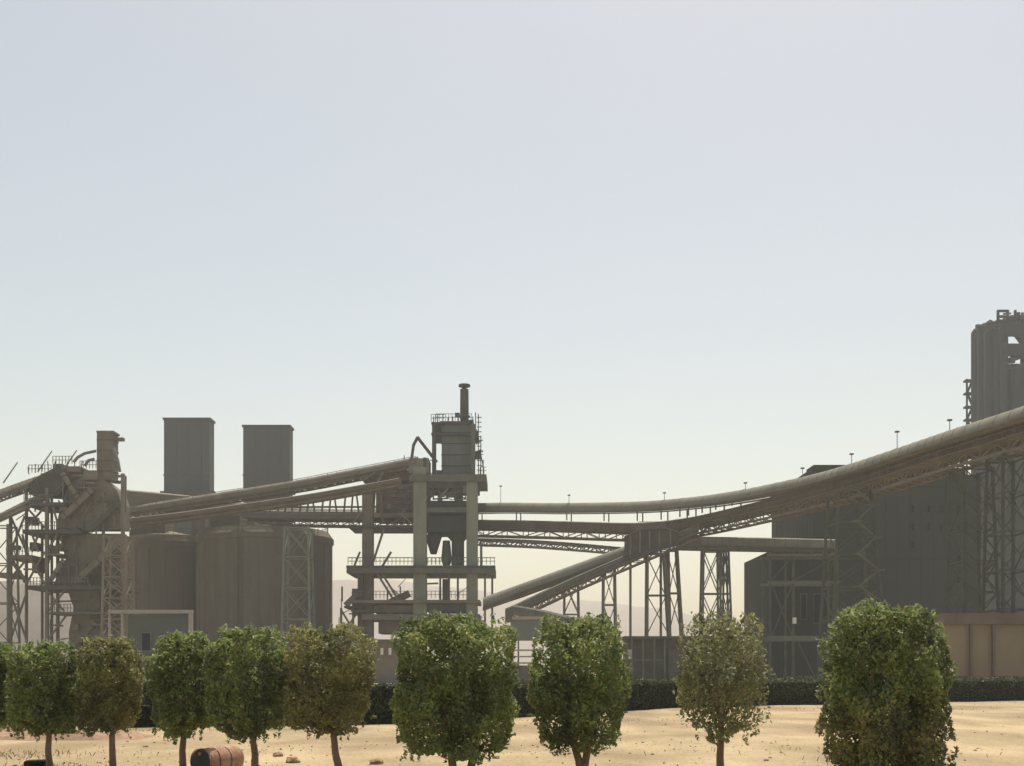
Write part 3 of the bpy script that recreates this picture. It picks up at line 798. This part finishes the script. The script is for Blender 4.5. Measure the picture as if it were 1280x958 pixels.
# ladder cage and masts right of the vessel
for x_, y0, y1 in ((598, 518, 594), (604, 575, 594), (594.5, 516, 541), (601, 545, 594), (591, 521, 541), (566, 521, 528), (573, 519, 528), (560, 522, 528), (547, 519, 528), (542, 521, 528)):
    beam('mast', at(x_, y1, Yt+2.5), at(x_, y0, Yt+2.5), .16, M['steel'], ct)
for k in range(13):
    beam('rung', at(596, 522+k*6, Yt+2.4), at(602, 522+k*6, Yt+2.4), .13, M['steel'], ct)
b = MB()
def hrail(b, x0, x1, y, Y, st=5, h=1.15):
    x_ = x0
    while x_ <= x1 + .1:
        q = at(x_, y, Y); b.bar(q, q + Vector((0,0,h)), .09); x_ += st
    for hh in (h*.5, h): b.bar(at(x0, y, Y) + Vector((0,0,hh)), at(x1, y, Y) + Vector((0,0,hh)), .08)
hrail(b, 600, 608, 593, Yt-.3); hrail(b, 435, 516, 706, Yt-1.3); hrail(b, 534, 583, 706, Yt-1.3); hrail(b, 598, 619, 706, Yt-1.3)
hrail(b, 598, 619, 706, Yt+9); hrail(b, 435, 583, 706, Yt+9.5); hrail(b, 539, 556, 527, Yt+2); hrail(b, 545, 590, 526, Yt+8, 4)
hrail(b, 467, 516, 640.5, Yt+1.3, 4); hrail(b, 440, 516, 748, Yt-.8); hrail(b, 534, 583, 748, Yt-.8)
b.build('handrail', M['steel'], ct, kind='stuff')
# inverted V chute and davit
beam('chute_pipe', at(514.5, 574, Yt+1.5), at(517, 556, Yt+1.5), .45, M['dsteel'], ct)
beam('chute_pipe', at(517, 556.5, Yt+1.5), at(522, 547, Yt+1.5), .45, M['dsteel'], ct)
beam('chute_pipe', at(521.5, 546.5, Yt+1.5), at(546, 578, Yt+1.5), .5, M['dsteel'], ct)
T('davit', 529, 572, 533, 594, .25, 1, M['dsteel'])
# platform at 711
T('main_platform', 433, 708, 619, 716.5, -1.5, 12, M['steel'])
T('platform_edge', 432.7, 707, 619.4, 709.5, -1.7, .18, M['dsteel'])
T('strut_column', 600, 680, 603, 708, 0, .5, M['steel'])
T('floor_beam', 440, 750, 600, 754, -.9, 10, M['brown'])
T('floor_beam', 430, 757.5, 452, 760, .4, 9, M['dsteel'])
T('floor_beam', 452, 768, 600, 775, -.5, 10, M['brown'])
T('machine_box', 467, 757, 516, 766, 1, 7, M['brown'])
T('machine_box', 473, 776, 512, 792, 1, 7, M['rust'])
T('machine_box', 534, 756, 582, 765, 1, 7, M['steel'])
T('machine_box', 440, 736, 452, 768, 3, 6, M['brown'])
T('machine_box', 553, 724, 561, 750, 3, 2, M['steel'])
for x_ in (425, 440, 560, 605, 549, 571): T('thin_column', x_, 717 if x_ > 445 else 760, x_+2.4, 860, .7, .5, M['steel'], True)
T('thin_column', 447, 716.6, 454, 860, .5, .7, M['dsteel'], True)
T('thin_column', 614, 717, 616.5, 860, 3, .5, M['steel'], True)
for o_ in (0, 6):
    beam('stair_string', at(472+o_, 718, Yt-.3), at(492+o_, 750, Yt-.3), .35, M['brown'], ct)
beam('stair_string', at(473, 716, Yt+.2), at(489, 690, Yt+.2), .35, M['brown'], ct)
beam('stair_string', at(466, 704, Yt+.2), at(480, 661, Yt+.2), .35, M['brown'], ct)
beam('chute', at(452, 738, Yt+1), at(432, 757, Yt+1), .9, M['brown'], ct)
beam('chute', at(512, 742, Yt+2), at(470, 762, Yt+2), 1.1, M['brown'], ct)
beam('chute', at(441, 712, Yt-.3), at(450, 690, Yt-.3), .3, M['steel'], ct)
beam('brace', at(424, 800, Yt+.7), at(449, 762, Yt+.7), .3, M['steel'], ct)
beam('brace', at(449, 800, Yt+.7), at(426, 762, Yt+.7), .3, M['steel'], ct)
T('floor_beam', 420, 782, 452, 784.5, .5, 6, M['dsteel'])
T('floor_beam', 420, 800, 600, 803, -.2, 9, M['brown'])
clutter(ct, [(420,722,600,800),(440,750,600,830),(466,604,516,656),(535,600,585,625)], Yt+.2, 70, 11, [M['brown'], M['steel'], M['rust'], M['dsteel']])
clutter(ct, [(546,518,592,532),(590,520,604,590),(505,566,540,592)], Yt+2.3, 34, 12, [M['dsteel'], M['steel']], (.08, .2))
# brown head house between the left column and the grey column
T('head_house', 470, 606, 516, 640, 2.5, 7, M['brown'])
for k in range(5): T('head_louvre', 474, 609+k*6.4, 514, 611.6+k*6.4, 2.1, .35, M['steel'] if k % 2 else M['rust'])
T('head_house', 452, 588, 511, 600, 3, 6, M['brown'])
for a_, b_ in (((455,640),(466,655)),((440,655),(452,640)),((480,590),(470,606)),((455,600),(470,590))):
    beam('brace', at(*a_, Yt+1), at(*b_, Yt+1), .3, M['brown'], ct)

# ------------------------------------------------------------------ left transfer tower
Yv = 180
lt = thing('transfer_tower', 'cluttered brown transfer tower with hopper and stack at the left edge', 'tower', (at(95, 0, Yv).x, Yv, 0))
def L(name, x0, y0, x1, y1, dy, dep, m, ground=False): return pslab(name, x0, y0, x1, y1, Yv+dy, dep, m, lt, ground)
for x0, x1, yt, dy in ((11,14,640,0),(31,33.5,610,1),(56,60,610,0),(51,53,655,5),(63,65,610,5),(127,130,650,1),(151,155,592,0),(70,73,650,4),(100,104,650,3)):
    L('column', x0, yt, x1, 860, dy, .5, M['brown'], True)
L('deck', 28, 662, 100, 667, -.6, 9, M['dsteel'])
L('deck', 34, 732, 152, 737, -.6, 9, M['dsteel'])
L('deck', 8, 694, 40, 699, -.6, 7, M['brown'])
L('deck', -8, 716, 12, 721, -.2, 6, M['brown'])
L('deck', 56, 765, 160, 767.5, -.4, 9, M['steel'])
L('deck', 30, 628, 80, 632, -.4, 9, M['dsteel'])
L('deck', 60, 692, 76, 694, -.4, 9, M['brown'])
# body
b = MB(); prism(b, [(70,661),(74,640),(86,606),(104,592),(118,588),(130,600),(146,612),(152,630),(152,661)], Yv+1.6, 4); b.build('head_house', M['brown'], lt)
b = MB(); prism(b, [(36,604),(52,593),(66,586),(104,587),(102,592),(84,606),(72,620),(36,618)], Yv+1.2, 4); b.build('head_house', M['msteel'], lt)
b = MB(); prism(b, [(74,667.3),(150,667.3),(150,688),(124,700),(98,731.8),(66,731.8),(82,700)], Yv+1.8, 4); b.build('hopper', M['conc'], lt)
b = MB(); prism(b, [(84,737.3),(124,737.3),(124,780),(142,790),(142,860),(88,860),(86,790),(92,760)], Yv+2, 4); b.build('bin', M['conc'], lt)
b = MB(); prism(b, [(141,612.5),(236,621),(236,628),(141,642)], Yv+24, 5); b.build('side_gallery', M['conc'], lt)
L('bin_wall', 112, 672, 156, 855, 6.8, 1, M['brown'], True)
def lchute(x0, y0, x1, y1, w_, m_, dy=.4):
    a_, b_ = at(x0, y0, Yv+dy), at(x1, y1, Yv+dy)
    beam('chute', a_, b_, w_, m_, lt)
    for f_ in (.12, .5, .88):
        q = a_.lerp(b_, f_); d_ = (b_ - a_).normalized() * .09
        beam('flange', q - d_, q + d_, w_ + .16, M['dsteel'], lt)
lchute(154, 674, 94, 728, .85, M['brown']); lchute(116, 612, 78, 648, .8, M['brown']); lchute(148, 630, 112, 664, .7, M['msteel'], .2)
lchute(78, 592, 98, 622, .6, M['conc']); lchute(58, 733, 80, 700, .6, M['brown'], .1); lchute(14, 700, 34, 730, .45, M['brown'], 0); lchute(120, 778, 86, 812, .7, M['brown'], 1.4)
L('cabin', 40, 702, 50, 716, 3, 2, M['brown']); L('cabin', 37, 678, 45, 688, 3, 2, M['steel']); L('cabin', 35, 646, 43, 655, 3, 2, M['steel'])
clutter(lt, [(34,592,120,640),(60,600,156,700),(20,640,100,735),(60,700,156,800),(100,600,156,664)], Yv+.4, 120, 5, [M['brown'], M['steel'], M['conc'], M['msteel']])
for k in range(9):
    x_ = 36 + k * 8.2
    beam('roof_post', at(x_, 593 - min(k, 4)*1.6, Yv+1.2), at(x_ + (k % 3 - 1), 584 - min(k, 4)*1.8 - (k % 2)*2, Yv+1.2), .12, M['brown'], lt)
# bracing
for a_, b_ in (((13,690),(31,645)),((33,690),(13,645)),((33,730),(56,690)),((56,730),(33,690)),((33,660),(56,634)),((56,660),(33,634)),((58,690),(72,668)),((13,800),(33,742)),((33,800),(13,742)),((60,764),(80,740)),((60,740),(80,764)),
               ((14,722),(33,700)),((130,690),(152,668)),((60,800),(84,768)),((40,668),(48,690)),((48,668),(40,690)),((66,634),(74,660)),((33,694),(28,668))):
    beam('brace', at(*a_, Yv+.3), at(*b_, Yv+.3), .26, M['brown'], lt)
# roof clutter, stack and rails
L('stack', 121, 541, 141, 600, 2, 2.5, M['brown'])
L('stack_top', 120.4, 538.5, 141.8, 540.9, 1.8, 3, M['brown'])
L('stack_arm', 141.2, 547, 154, 551, 2.4, .8, M['brown'])
for k in range(4): L('stack_band', 120.6, 549+k*13, 141.4, 550.4+k*13, 1.9, 2.7, M['steel'])
L('roof_box', 84, 583, 100, 590, 1, 4, M['conc']); L('roof_box', 66, 580, 78, 586, 2, 3, M['steel']); L('roof_box', 104, 588, 122, 600, 1, 4, M['brown'])
for pts in ([(92,578),(97,572),(106,567),(120,564)], [(106,583),(110,576),(118,574)], [(142,596),(150,595.5),(156.5,595.5),(156.5,640)], [(141,560),(147,574),(150,590)]):
    for p0, p1 in zip(pts[:-1], pts[1:]): beam('pipe', at(*p0, Yv+1), at(*p1, Yv+1), .35, M['brown'], lt)
b = MB()
for (x0, x1, y_, Y_) in ((28,80,662,Yv-.5),(34,110,732,Yv-.5),(8,40,694,Yv-.5),(36,64,591,Yv+.7),(66,90,580,Yv+1.5),(100,122,586,Yv+1),(60,158,765,Yv-.3),(30,66,628,Yv-.3)):
    hrail(b, x0, x1, y_, Y_, 4)
b.build('handrail', M['brown'], lt, kind='stuff')
trestle('narrow lattice trestle built against the right side of the left tower', 129, 156, 126, 159, 668, 172, 3.5, 7, M['conc'], .32, .18)
trestle('thin legged frame at the far left edge below the entering galleries', -30, 8, -36, 11, 655, 176, 4, 4, M['steel'], .32, .18, cross=False)

# ------------------------------------------------------------------ foliage
def leaf_mat(name, c_dark, c_light, c_dry, dry):
    m = bpy.data.materials.new(name); m.use_nodes = True; t = m.node_tree
    b = t.nodes['Principled BSDF']; out = t.nodes['Material Output']
    g = t.nodes.new('ShaderNodeNewGeometry')
    r = t.nodes.new('ShaderNodeValToRGB'); e = r.color_ramp.elements
    e[0].position = 0; e[0].color = (*c_dark, 1); e[1].position = 1 - dry; e[1].color = (*c_light, 1)
    e2 = e.new(min(.999, 1 - dry + .02)); e2.color = (*c_dry, 1)
    t.links.new(g.outputs['Random Per Island'], r.inputs[0])
    n = t.nodes.new('ShaderNodeTexNoise'); n.inputs['Scale'].default_value = 2.2; n.inputs['Detail'].default_value = 3
    t.links.new(g.outputs['Position'], n.inputs['Vector'])
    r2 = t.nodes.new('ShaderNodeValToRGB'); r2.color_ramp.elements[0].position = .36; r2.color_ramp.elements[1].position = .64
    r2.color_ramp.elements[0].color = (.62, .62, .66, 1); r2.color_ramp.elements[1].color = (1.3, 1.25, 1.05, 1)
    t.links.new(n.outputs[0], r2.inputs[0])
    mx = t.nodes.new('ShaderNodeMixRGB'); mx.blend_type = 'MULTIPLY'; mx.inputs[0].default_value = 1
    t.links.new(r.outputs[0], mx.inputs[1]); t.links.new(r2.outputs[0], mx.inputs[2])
    t.links.new(mx.outputs[0], b.inputs['Base Color'])
    b.inputs['Roughness'].default_value = .5; b.inputs['Specular IOR Level'].default_value = .5
    tr = t.nodes.new('ShaderNodeBsdfTranslucent'); t.links.new(mx.outputs[0], tr.inputs[0])
    ms = t.nodes.new('ShaderNodeMixShader'); ms.inputs[0].default_value = .5
    t.links.new(b.outputs[0], ms.inputs[1]); t.links.new(tr.outputs[0], ms.inputs[2]); t.links.new(ms.outputs[0], out.inputs[0])
    return m
LG = leaf_mat('leaf_green', (0.15, 0.20, 0.095), (0.30, 0.365, 0.13), (0.25, 0.21, 0.11), .06)
LO = leaf_mat('leaf_olive_dusty', (0.17, 0.19, 0.09), (0.31, 0.32, 0.145), (0.26, 0.21, 0.13), .12)
LB = leaf_mat('leaf_brownish', (0.165, 0.19, 0.10), (0.27, 0.29, 0.14), (0.25, 0.20, 0.13), .12)
LH = leaf_mat('leaf_hedge', (0.05, 0.065, 0.04), (0.085, 0.10, 0.06), (0.12, 0.105, 0.065), .06)

def leaves_mesh(name, P_, size, m, parent, nrm=None):
    """P_ (n,3) leaf centres in world space -> one mesh of folded rhombic leaves"""
    n = len(P_)
    d = rng.normal(size=(n, 3)); d /= np.linalg.norm(d, axis=1)[:, None]
    u = rng.normal(size=(n, 3)); u -= (u * d).sum(1)[:, None] * d; u /= np.linalg.norm(u, axis=1)[:, None]
    s = size * (0.5 + 1.0 * rng.random((n, 1)))
    nn = np.cross(d, u)
    a = P_ - d * s * .5; c = P_ + d * s * .5
    b1 = P_ + u * s * .27 + nn * s * .08; b2 = P_ - u * s * .27 + nn * s * .08
    V = np.stack([a, b1, c, b2], 1).reshape(-1, 3) - np.array(offs(parent))
    me = bpy.data.meshes.new(name)
    me.vertices.add(4 * n); me.vertices.foreach_set('co', V.astype(np.float32).ravel())
    idx = np.arange(n) * 4
    tri = np.stack([idx, idx+1, idx+2, idx, idx+2, idx+3], 1).ravel()
    me.loops.add(6 * n); me.loops.foreach_set('vertex_index', tri.astype(np.int32))
    me.polygons.add(2 * n); me.polygons.foreach_set('loop_start', (np.arange(2*n) * 3).astype(np.int32))
    try: me.polygons.foreach_set('loop_total', np.full(2*n, 3, np.int32))
    except Exception: pass
    me.update(calc_edges=True); me.validate()
    me.materials.append(m)
    o = bpy.data.objects.new(name, me)
    return lnk(o, parent)

def tree(lab, x0, x1, yt, yb, tx, ty, Y, lm, n, trunks=((0, 0),), dens=1.0, taper=0.0, seed=0, box=3.4, ragged=.12, skew=0.0, lower=None):
    base = at(tx, 0, Y); base.z = ground_z(base.x, Y) - .02
    g = thing('tree', lab, 'tree', tuple(base), 'clipped trees in a row along the sand')
    c = at((x0 + x1) / 2, (yt + yb) / 2, Y)
    rx = (x1 - x0) / 2 / F * Y; rz = (yb - yt) / 2 / F * Y; ry = rx * .9
    r_ = random.Random(seed)
    n = int(n * 1.15); N = int(n * 1.7)
    u = rng.normal(size=(N, 3)); u /= np.linalg.norm(u, axis=1)[:, None]
    au = np.abs(u); k = ((au[:, 0] ** 2.7 + au[:, 1] ** 2.7) ** (box * 1.6 / 2.7) + au[:, 2] ** (box * 1.6)) ** (-1 / (box * 1.6))
    depth = 1 - .55 * rng.random(N) ** 2.8
    P_ = []
    so = Vector((seed * 7.3, seed * 3.1, 0))
    for i in range(N):
        d = Vector(u[i])
        e = 1 + ragged * 2.0 * noise.noise(d * 2.0 + so) + ragged * 1.1 * noise.noise(d * 5.5 + so)
        q = d * float(k[i]) * e * float(depth[i]) * .93
        hole = noise.noise(Vector((q.x * 2.6, q.y * 2.6, q.z * 3.2)) + so)
        if hole < -.24 / dens and depth[i] > .35: continue
        w_ = 1 - taper * max(0, -q.z) ** 1.2
        P_.append((c.x + q.x * rx * w_ + skew * max(0, -q.z) * rx, c.y + q.y * ry * w_, c.z + q.z * rz))
        if len(P_) >= n: break
    # shoots that break the clipped outline
    for _ in range(int(80 * dens)):
        a = r_.uniform(0, 6.28); rr = r_.uniform(.2, 1.0)
        ph = r_.random()
        if ph < .6: q = Vector((math.cos(a) * rr * .9, math.sin(a) * rr * .9, .90)); dv = Vector((r_.uniform(-.4,.4), r_.uniform(-.4,.4), 1))
        elif ph < .8: q = Vector((math.cos(a)*.95, math.sin(a)*.95, r_.uniform(-.8, .8))); dv = Vector((math.cos(a), math.sin(a), r_.uniform(-.2, .8)))
        else: q = Vector((math.cos(a) * rr * .85, math.sin(a) * rr * .85, -.93)); dv = Vector((r_.uniform(-.5,.5), r_.uniform(-.5,.5), -1))
        L_ = r_.uniform(.04, .17)
        w_ = 1 - taper * max(0, -q.z) ** 1.2
        for s in range(9):
            t = s / 8 * L_
            P_.append((c.x + q.x*rx*w_ + dv.x*t + r_.uniform(-.02,.02), c.y + q.y*ry*w_ + dv.y*t + r_.uniform(-.02,.02), c.z + q.z*rz + dv.z*t))
    P_ = np.array(P_)
    if lower is not None:                       # dusty drying leaves low in the crown
        low = (c.z - P_[:, 2]) / rz + .5 * (rng.random(len(P_)) - .5) > .1
        leaves_mesh('dry_foliage', P_[low], .062, lower, g); P_ = P_[~low]
    leaves_mesh('crown', P_, .062, lm, g)
    # trunks and limbs
    for (dx, lean) in trunks:
        b = MB(); b0 = Vector((base.x + dx, Y, base.z - .05)); top = Vector((at(ty, 0, Y).x + lean, Y, c.z - rz * .55))
        prev = b0; rr = .05 + .012 * rx
        for s in range(1, 6):
            t = s / 5; q = b0.lerp(top, t) + Vector((r_.uniform(-.02,.02), r_.uniform(-.02,.02), 0))
            b.tube(prev, q, rr * (1.15 - .45 * (t - .2)), rr * (1.15 - .45 * t), 8); prev = q
        b.build('trunk', M['bark'], g, True)
        for k_ in range(7):
            a = r_.uniform(0, 6.28); e_ = r_.uniform(.1, .75)
            q = Vector((c.x + math.cos(a)*rx*.65, c.y + math.sin(a)*ry*.65, c.z + rz*(e_*1.2-.35)))
            st_ = b0.lerp(top, r_.uniform(.82, 1)); mid = st_.lerp(q, .5) + Vector((0, 0, .06))
            l_ = MB(); l_.tube(st_, mid, .024, .017, 6); l_.tube(mid, q, .017, .006, 6); l_.build('limb', M['bark'], g, True)
    return g

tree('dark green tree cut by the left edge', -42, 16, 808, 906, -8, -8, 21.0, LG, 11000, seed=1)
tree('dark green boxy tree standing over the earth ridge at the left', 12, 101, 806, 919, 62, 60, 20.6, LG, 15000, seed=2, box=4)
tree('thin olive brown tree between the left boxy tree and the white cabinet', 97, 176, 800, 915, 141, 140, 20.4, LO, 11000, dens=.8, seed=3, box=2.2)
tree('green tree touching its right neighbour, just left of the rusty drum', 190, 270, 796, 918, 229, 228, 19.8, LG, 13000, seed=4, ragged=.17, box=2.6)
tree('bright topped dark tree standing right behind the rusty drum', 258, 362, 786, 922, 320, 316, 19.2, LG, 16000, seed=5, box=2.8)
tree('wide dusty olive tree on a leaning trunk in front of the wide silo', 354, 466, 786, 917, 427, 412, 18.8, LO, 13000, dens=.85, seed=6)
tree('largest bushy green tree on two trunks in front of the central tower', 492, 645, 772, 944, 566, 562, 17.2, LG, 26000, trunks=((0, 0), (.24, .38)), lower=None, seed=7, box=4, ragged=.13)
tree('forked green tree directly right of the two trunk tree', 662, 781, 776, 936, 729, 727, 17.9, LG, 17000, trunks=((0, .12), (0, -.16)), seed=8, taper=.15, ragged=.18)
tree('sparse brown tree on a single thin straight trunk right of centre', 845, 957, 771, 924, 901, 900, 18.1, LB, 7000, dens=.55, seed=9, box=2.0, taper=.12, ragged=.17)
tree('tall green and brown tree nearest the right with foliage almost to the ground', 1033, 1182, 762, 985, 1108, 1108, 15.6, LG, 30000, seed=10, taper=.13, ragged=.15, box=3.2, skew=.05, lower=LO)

# hedge
def hedge():
    line = [(-120, 30.0), (0, 34.2), (200, 36.5), (480, 38.5), (640, 44), (860, 55), (1280, 68), (1420, 73)]
    pts = [Vector((at(px, 0, Y).x, Y, 0)) for px, Y in line]
    g = thing('hedge', 'long low clipped dark green hedge crossing the sand behind the trees', 'hedge', tuple(pts[3]))
    path = smooth_path(pts, 90)
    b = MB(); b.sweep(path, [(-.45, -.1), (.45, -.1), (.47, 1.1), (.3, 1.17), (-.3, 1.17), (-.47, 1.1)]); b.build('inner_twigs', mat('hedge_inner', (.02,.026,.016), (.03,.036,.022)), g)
    P_ = []
    N = 60000
    tt = rng.random(N) * 90; sd = rng.random(N); rr = rng.random((N, 3))
    for i in range(N):
        k = min(int(tt[i]), 89); f = tt[i] - k
        p = path[k].lerp(path[k+1], f); s = side_of(path, k)
        bump = .17 * noise.noise(Vector((p.x*.5, p.y*.5, 0))) + .05 * noise.noise(Vector((p.x*2, p.y*2, 0)))
        if sd[i] < .30: u_ = (rr[i][0]-.5)*1.0; z_ = 1.2 + bump + rr[i][1]*.09
        elif sd[i] < .85: u_ = .5 + rr[i][1]*.07 + bump*.4; z_ = rr[i][0]*1.24
        else: u_ = -.5 - rr[i][1]*.07; z_ = rr[i][0]*1.24
        q = p + s * u_
        P_.append((q.x, q.y, z_))
    leaves_mesh('foliage', np.array(P_), .14, LH, g)
hedge()

# ------------------------------------------------------------------ small things on the sand
Yd = 19.6
c = at(250, 0, Yd); r0 = .215
dr = thing('drum', 'rusty pinkish drum lying on its side behind the front trees', 'drum', (c.x, Yd, 0))
zc = .205; ax = Vector((.50, .866, 0)).normalized(); p0 = Vector((c.x, Yd, zc)); L_ = .8
b = MB()
for t0, t1, ra, rb in ((0,.03,r0+.008,r0+.008),(.03,.31,r0,r0),(.31,.345,r0+.012,r0+.012),(.345,.64,r0,r0),(.64,.675,r0+.012,r0+.012),(.675,.97,r0,r0),(.97,1,r0+.008,r0+.008)):
    b.tube(p0 + ax*L_*t0, p0 + ax*L_*t1, ra, rb, 28, cap=False)
b.build('body', M['barrel'], dr, True)
b = MB(); b.tube(p0 + ax*.012, p0 + ax*.02, r0-.004, r0-.004, 28); b.build('end_plate', M['drumend'], dr)
b = MB(); b.tube(p0 + ax*(L_-.02), p0 + ax*(L_-.012), r0-.004, r0-.004, 28); b.build('end_plate', M['barrel'], dr)
b = MB(); q = p0 + Vector((-.6,.8,0)) * -.0 + Vector((0, 0, .13)); b.tube(q - ax*.012, q + ax*.01, .03, .03, 12); b.build('bung', M['barrel'], dr)

c = at(48, 0, 20.9)
sp = thing('scrap', 'black scrap piece on the sand at the bottom of the left side', 'scrap', (c.x, 20.9, 0))
b = MB()
for k in range(20):
    t0, t1 = 2*math.pi*k/20, 2*math.pi*(k+1)/20
    b.tube((c.x + .19*math.cos(t0), 20.9 + .17*math.sin(t0), .075), (c.x + .19*math.cos(t1), 20.9 + .17*math.sin(t1), .075), .06, .06, 8)
b.build('ring', M['black'], sp, True)

def clod(px, py, r, lab, sd):
    Y = EYE * F / (py - HZ); q = at(px, py, Y)
    me = bpy.data.meshes.new('clod'); bm = bmesh.new(); bmesh.ops.create_icosphere(bm, subdivisions=3, radius=r)
    for v_ in bm.verts:
        n_ = v_.co.normalized(); v_.co *= 1 + .3 * noise.noise(n_ * 1.7 + Vector((sd * 5, 0, 0))) + .12 * noise.noise(n_ * 5 + Vector((sd, 0, 0)))
        v_.co.z *= .62
    bm.to_mesh(me); bm.free(); me.materials.append(M['clod'])
    o = bpy.data.objects.new('clod', me); o.location = (q.x, q.y, ground_z(q.x, q.y) + r * .25)
    o['label'] = lab; o['category'] = 'clod'; o['group'] = 'earth clods on the sand'; lnk(o)
for i, a_ in enumerate(((425,908,.09,'small brown clod right of the leaning trunk, left of a pair'), (439,905,.09,'brown clod right of the leaning trunk, right of a pair'),
                     (434,917,.06,'tiny clod just below the pair beside the leaning trunk'), (347,946,.10,'brown clod between the drum and the leaning trunk'),
                     (366,953,.13,'larger dark clod at the bottom edge left of the leaning trunk'), (470,955,.13,'brown clod at the bottom edge right of the leaning trunk'),
                     (500,899,.10,'pale brown clod left of the two trunk tree before the hedge'), (958,952,.05,'lone pebble sized clod right of the sparse brown tree'),
                     (182,935,.06,'small clod on the sand left of the drum'), (1090-470,950,.07,'clod on the sand beside the two trunk tree'))):
    clod(*a_, i)

# pebbles (uncountable)
b = MB()
for _ in range(500):
    Y = random.uniform(14, 60); X = random.uniform(-.46, .46) * Y; s = random.uniform(.012, .045)
    z = ground_z(X, Y) + s * .2; n = len(b.v)
    pts = [(s,0,0),(-s,0,0),(0,s,0),(0,-s,0),(0,0,s*.7),(0,0,-s*.7)]
    b.v += [(X + p[0]*random.uniform(.6,1.3), Y + p[1]*random.uniform(.6,1.3), z + p[2]) for p in pts]
    for t in ((0,2,4),(2,1,4),(1,3,4),(3,0,4),(2,0,5),(1,2,5),(3,1,5),(0,3,5)): b.f.append(tuple(n+i for i in t))
o = b.build('pebbles', M['clod'], None, kind='stuff'); o['label'] = 'small pebbles scattered over the sand'; o['category'] = 'pebbles'

# dry grass around the tree feet and on the left
def grass():
    v = []; f = []
    spots = [(-10.5,24,2.2,1.0,420), (-7.0,19.8,1.1,.35,300), (-5.0,19.4,1.5,.3,150), (-12,21.5,1.4,.8,260), (-1.0,17.4,.8,.3,200), (1.0,18.0,.6,.3,120), (3.2,18,.5,.3,80), (4.9,15.6,.8,.35,160),(-8.7,20.6,.8,.4,160),(-9,33.5,4,.5,220),(2,40,4,.6,160),(16,52,5,.8,150),(28,63,6,.8,120),(7,25,3,2,60)]
    for sx, sy, rx_, ry_, n_ in spots:
        for _ in range(n_):
            X = random.gauss(sx, rx_*.6); Y = random.gauss(sy, ry_*.6); z = ground_z(X, Y); h = random.uniform(.03, .11); a = random.uniform(0, 6.28)
            dx, dy = math.cos(a) * .007, math.sin(a) * .007; lx, ly = random.uniform(-.04, .04), random.uniform(-.04, .04)
            n = len(v); v += [(X-dx, Y-dy, z-.01), (X+dx, Y+dy, z-.01), (X+lx*.6, Y+ly*.6, z+h*.7), (X+lx*1.6, Y+ly*1.6, z+h)]
            f += [(n, n+1, n+2), (n+1, n+3, n+2)]
    me = bpy.data.meshes.new('dry_grass'); me.from_pydata(v, [], f); me.materials.append(leaf_mat('grass_blade', (.10,.10,.045), (.22,.19,.09), (.3,.22,.12), .3))
    o = bpy.data.objects.new('dry_grass', me); o['kind'] = 'stuff'; o['label'] = 'sparse dry grass around the feet of the trees'; o['category'] = 'grass'; lnk(o)
grass()

P_ = []
for tx_, Y_ in ((-8.0, 20.4), (-6.8, 20.2), (-5.4, 19.9), (-4.1, 19.3), (-2.8, 18.9), (-.7, 17.5), (1.1, 18.1), (3.2, 18.3), (4.9, 16.2), (0, 24), (4, 26), (-5, 25)):
    for _ in range(60):
        X, Y = random.gauss(tx_, .8), random.gauss(Y_ + .6, 1.1)
        P_.append((X, Y, ground_z(X, Y) + .012))
o = leaves_mesh('fallen_leaves', np.array(P_), .05, mat('dry_leaf', (.20, .15, .08), (.30, .22, .12), scale=9), None)
o['kind'] = 'stuff'; o['label'] = 'dry fallen leaves scattered on the sand under the trees'; o['category'] = 'leaves'

# ------------------------------------------------------------------ dusty air
HAZE = 0.00045
me = bpy.data.meshes.new('haze')
hb = MB(); hb.box((-1700, -150, -2), (1700, 1800, 112))
hz = hb.build('haze', MATS['dusty_concrete'], None, kind='stuff')
hm = bpy.data.materials.new('dusty_air'); hm.use_nodes = True; t = hm.node_tree
t.nodes.remove(t.nodes['Principled BSDF'])
pv = t.nodes.new('ShaderNodeVolumePrincipled'); pv.inputs['Density'].default_value = HAZE
pv.inputs['Color'].default_value = (0.93, 0.94, 0.90, 1); pv.inputs['Anisotropy'].default_value = 0.2
t.links.new(pv.outputs[0], t.nodes['Material Output'].inputs['Volume'])
hz.data.materials.clear(); hz.data.materials.append(hm)
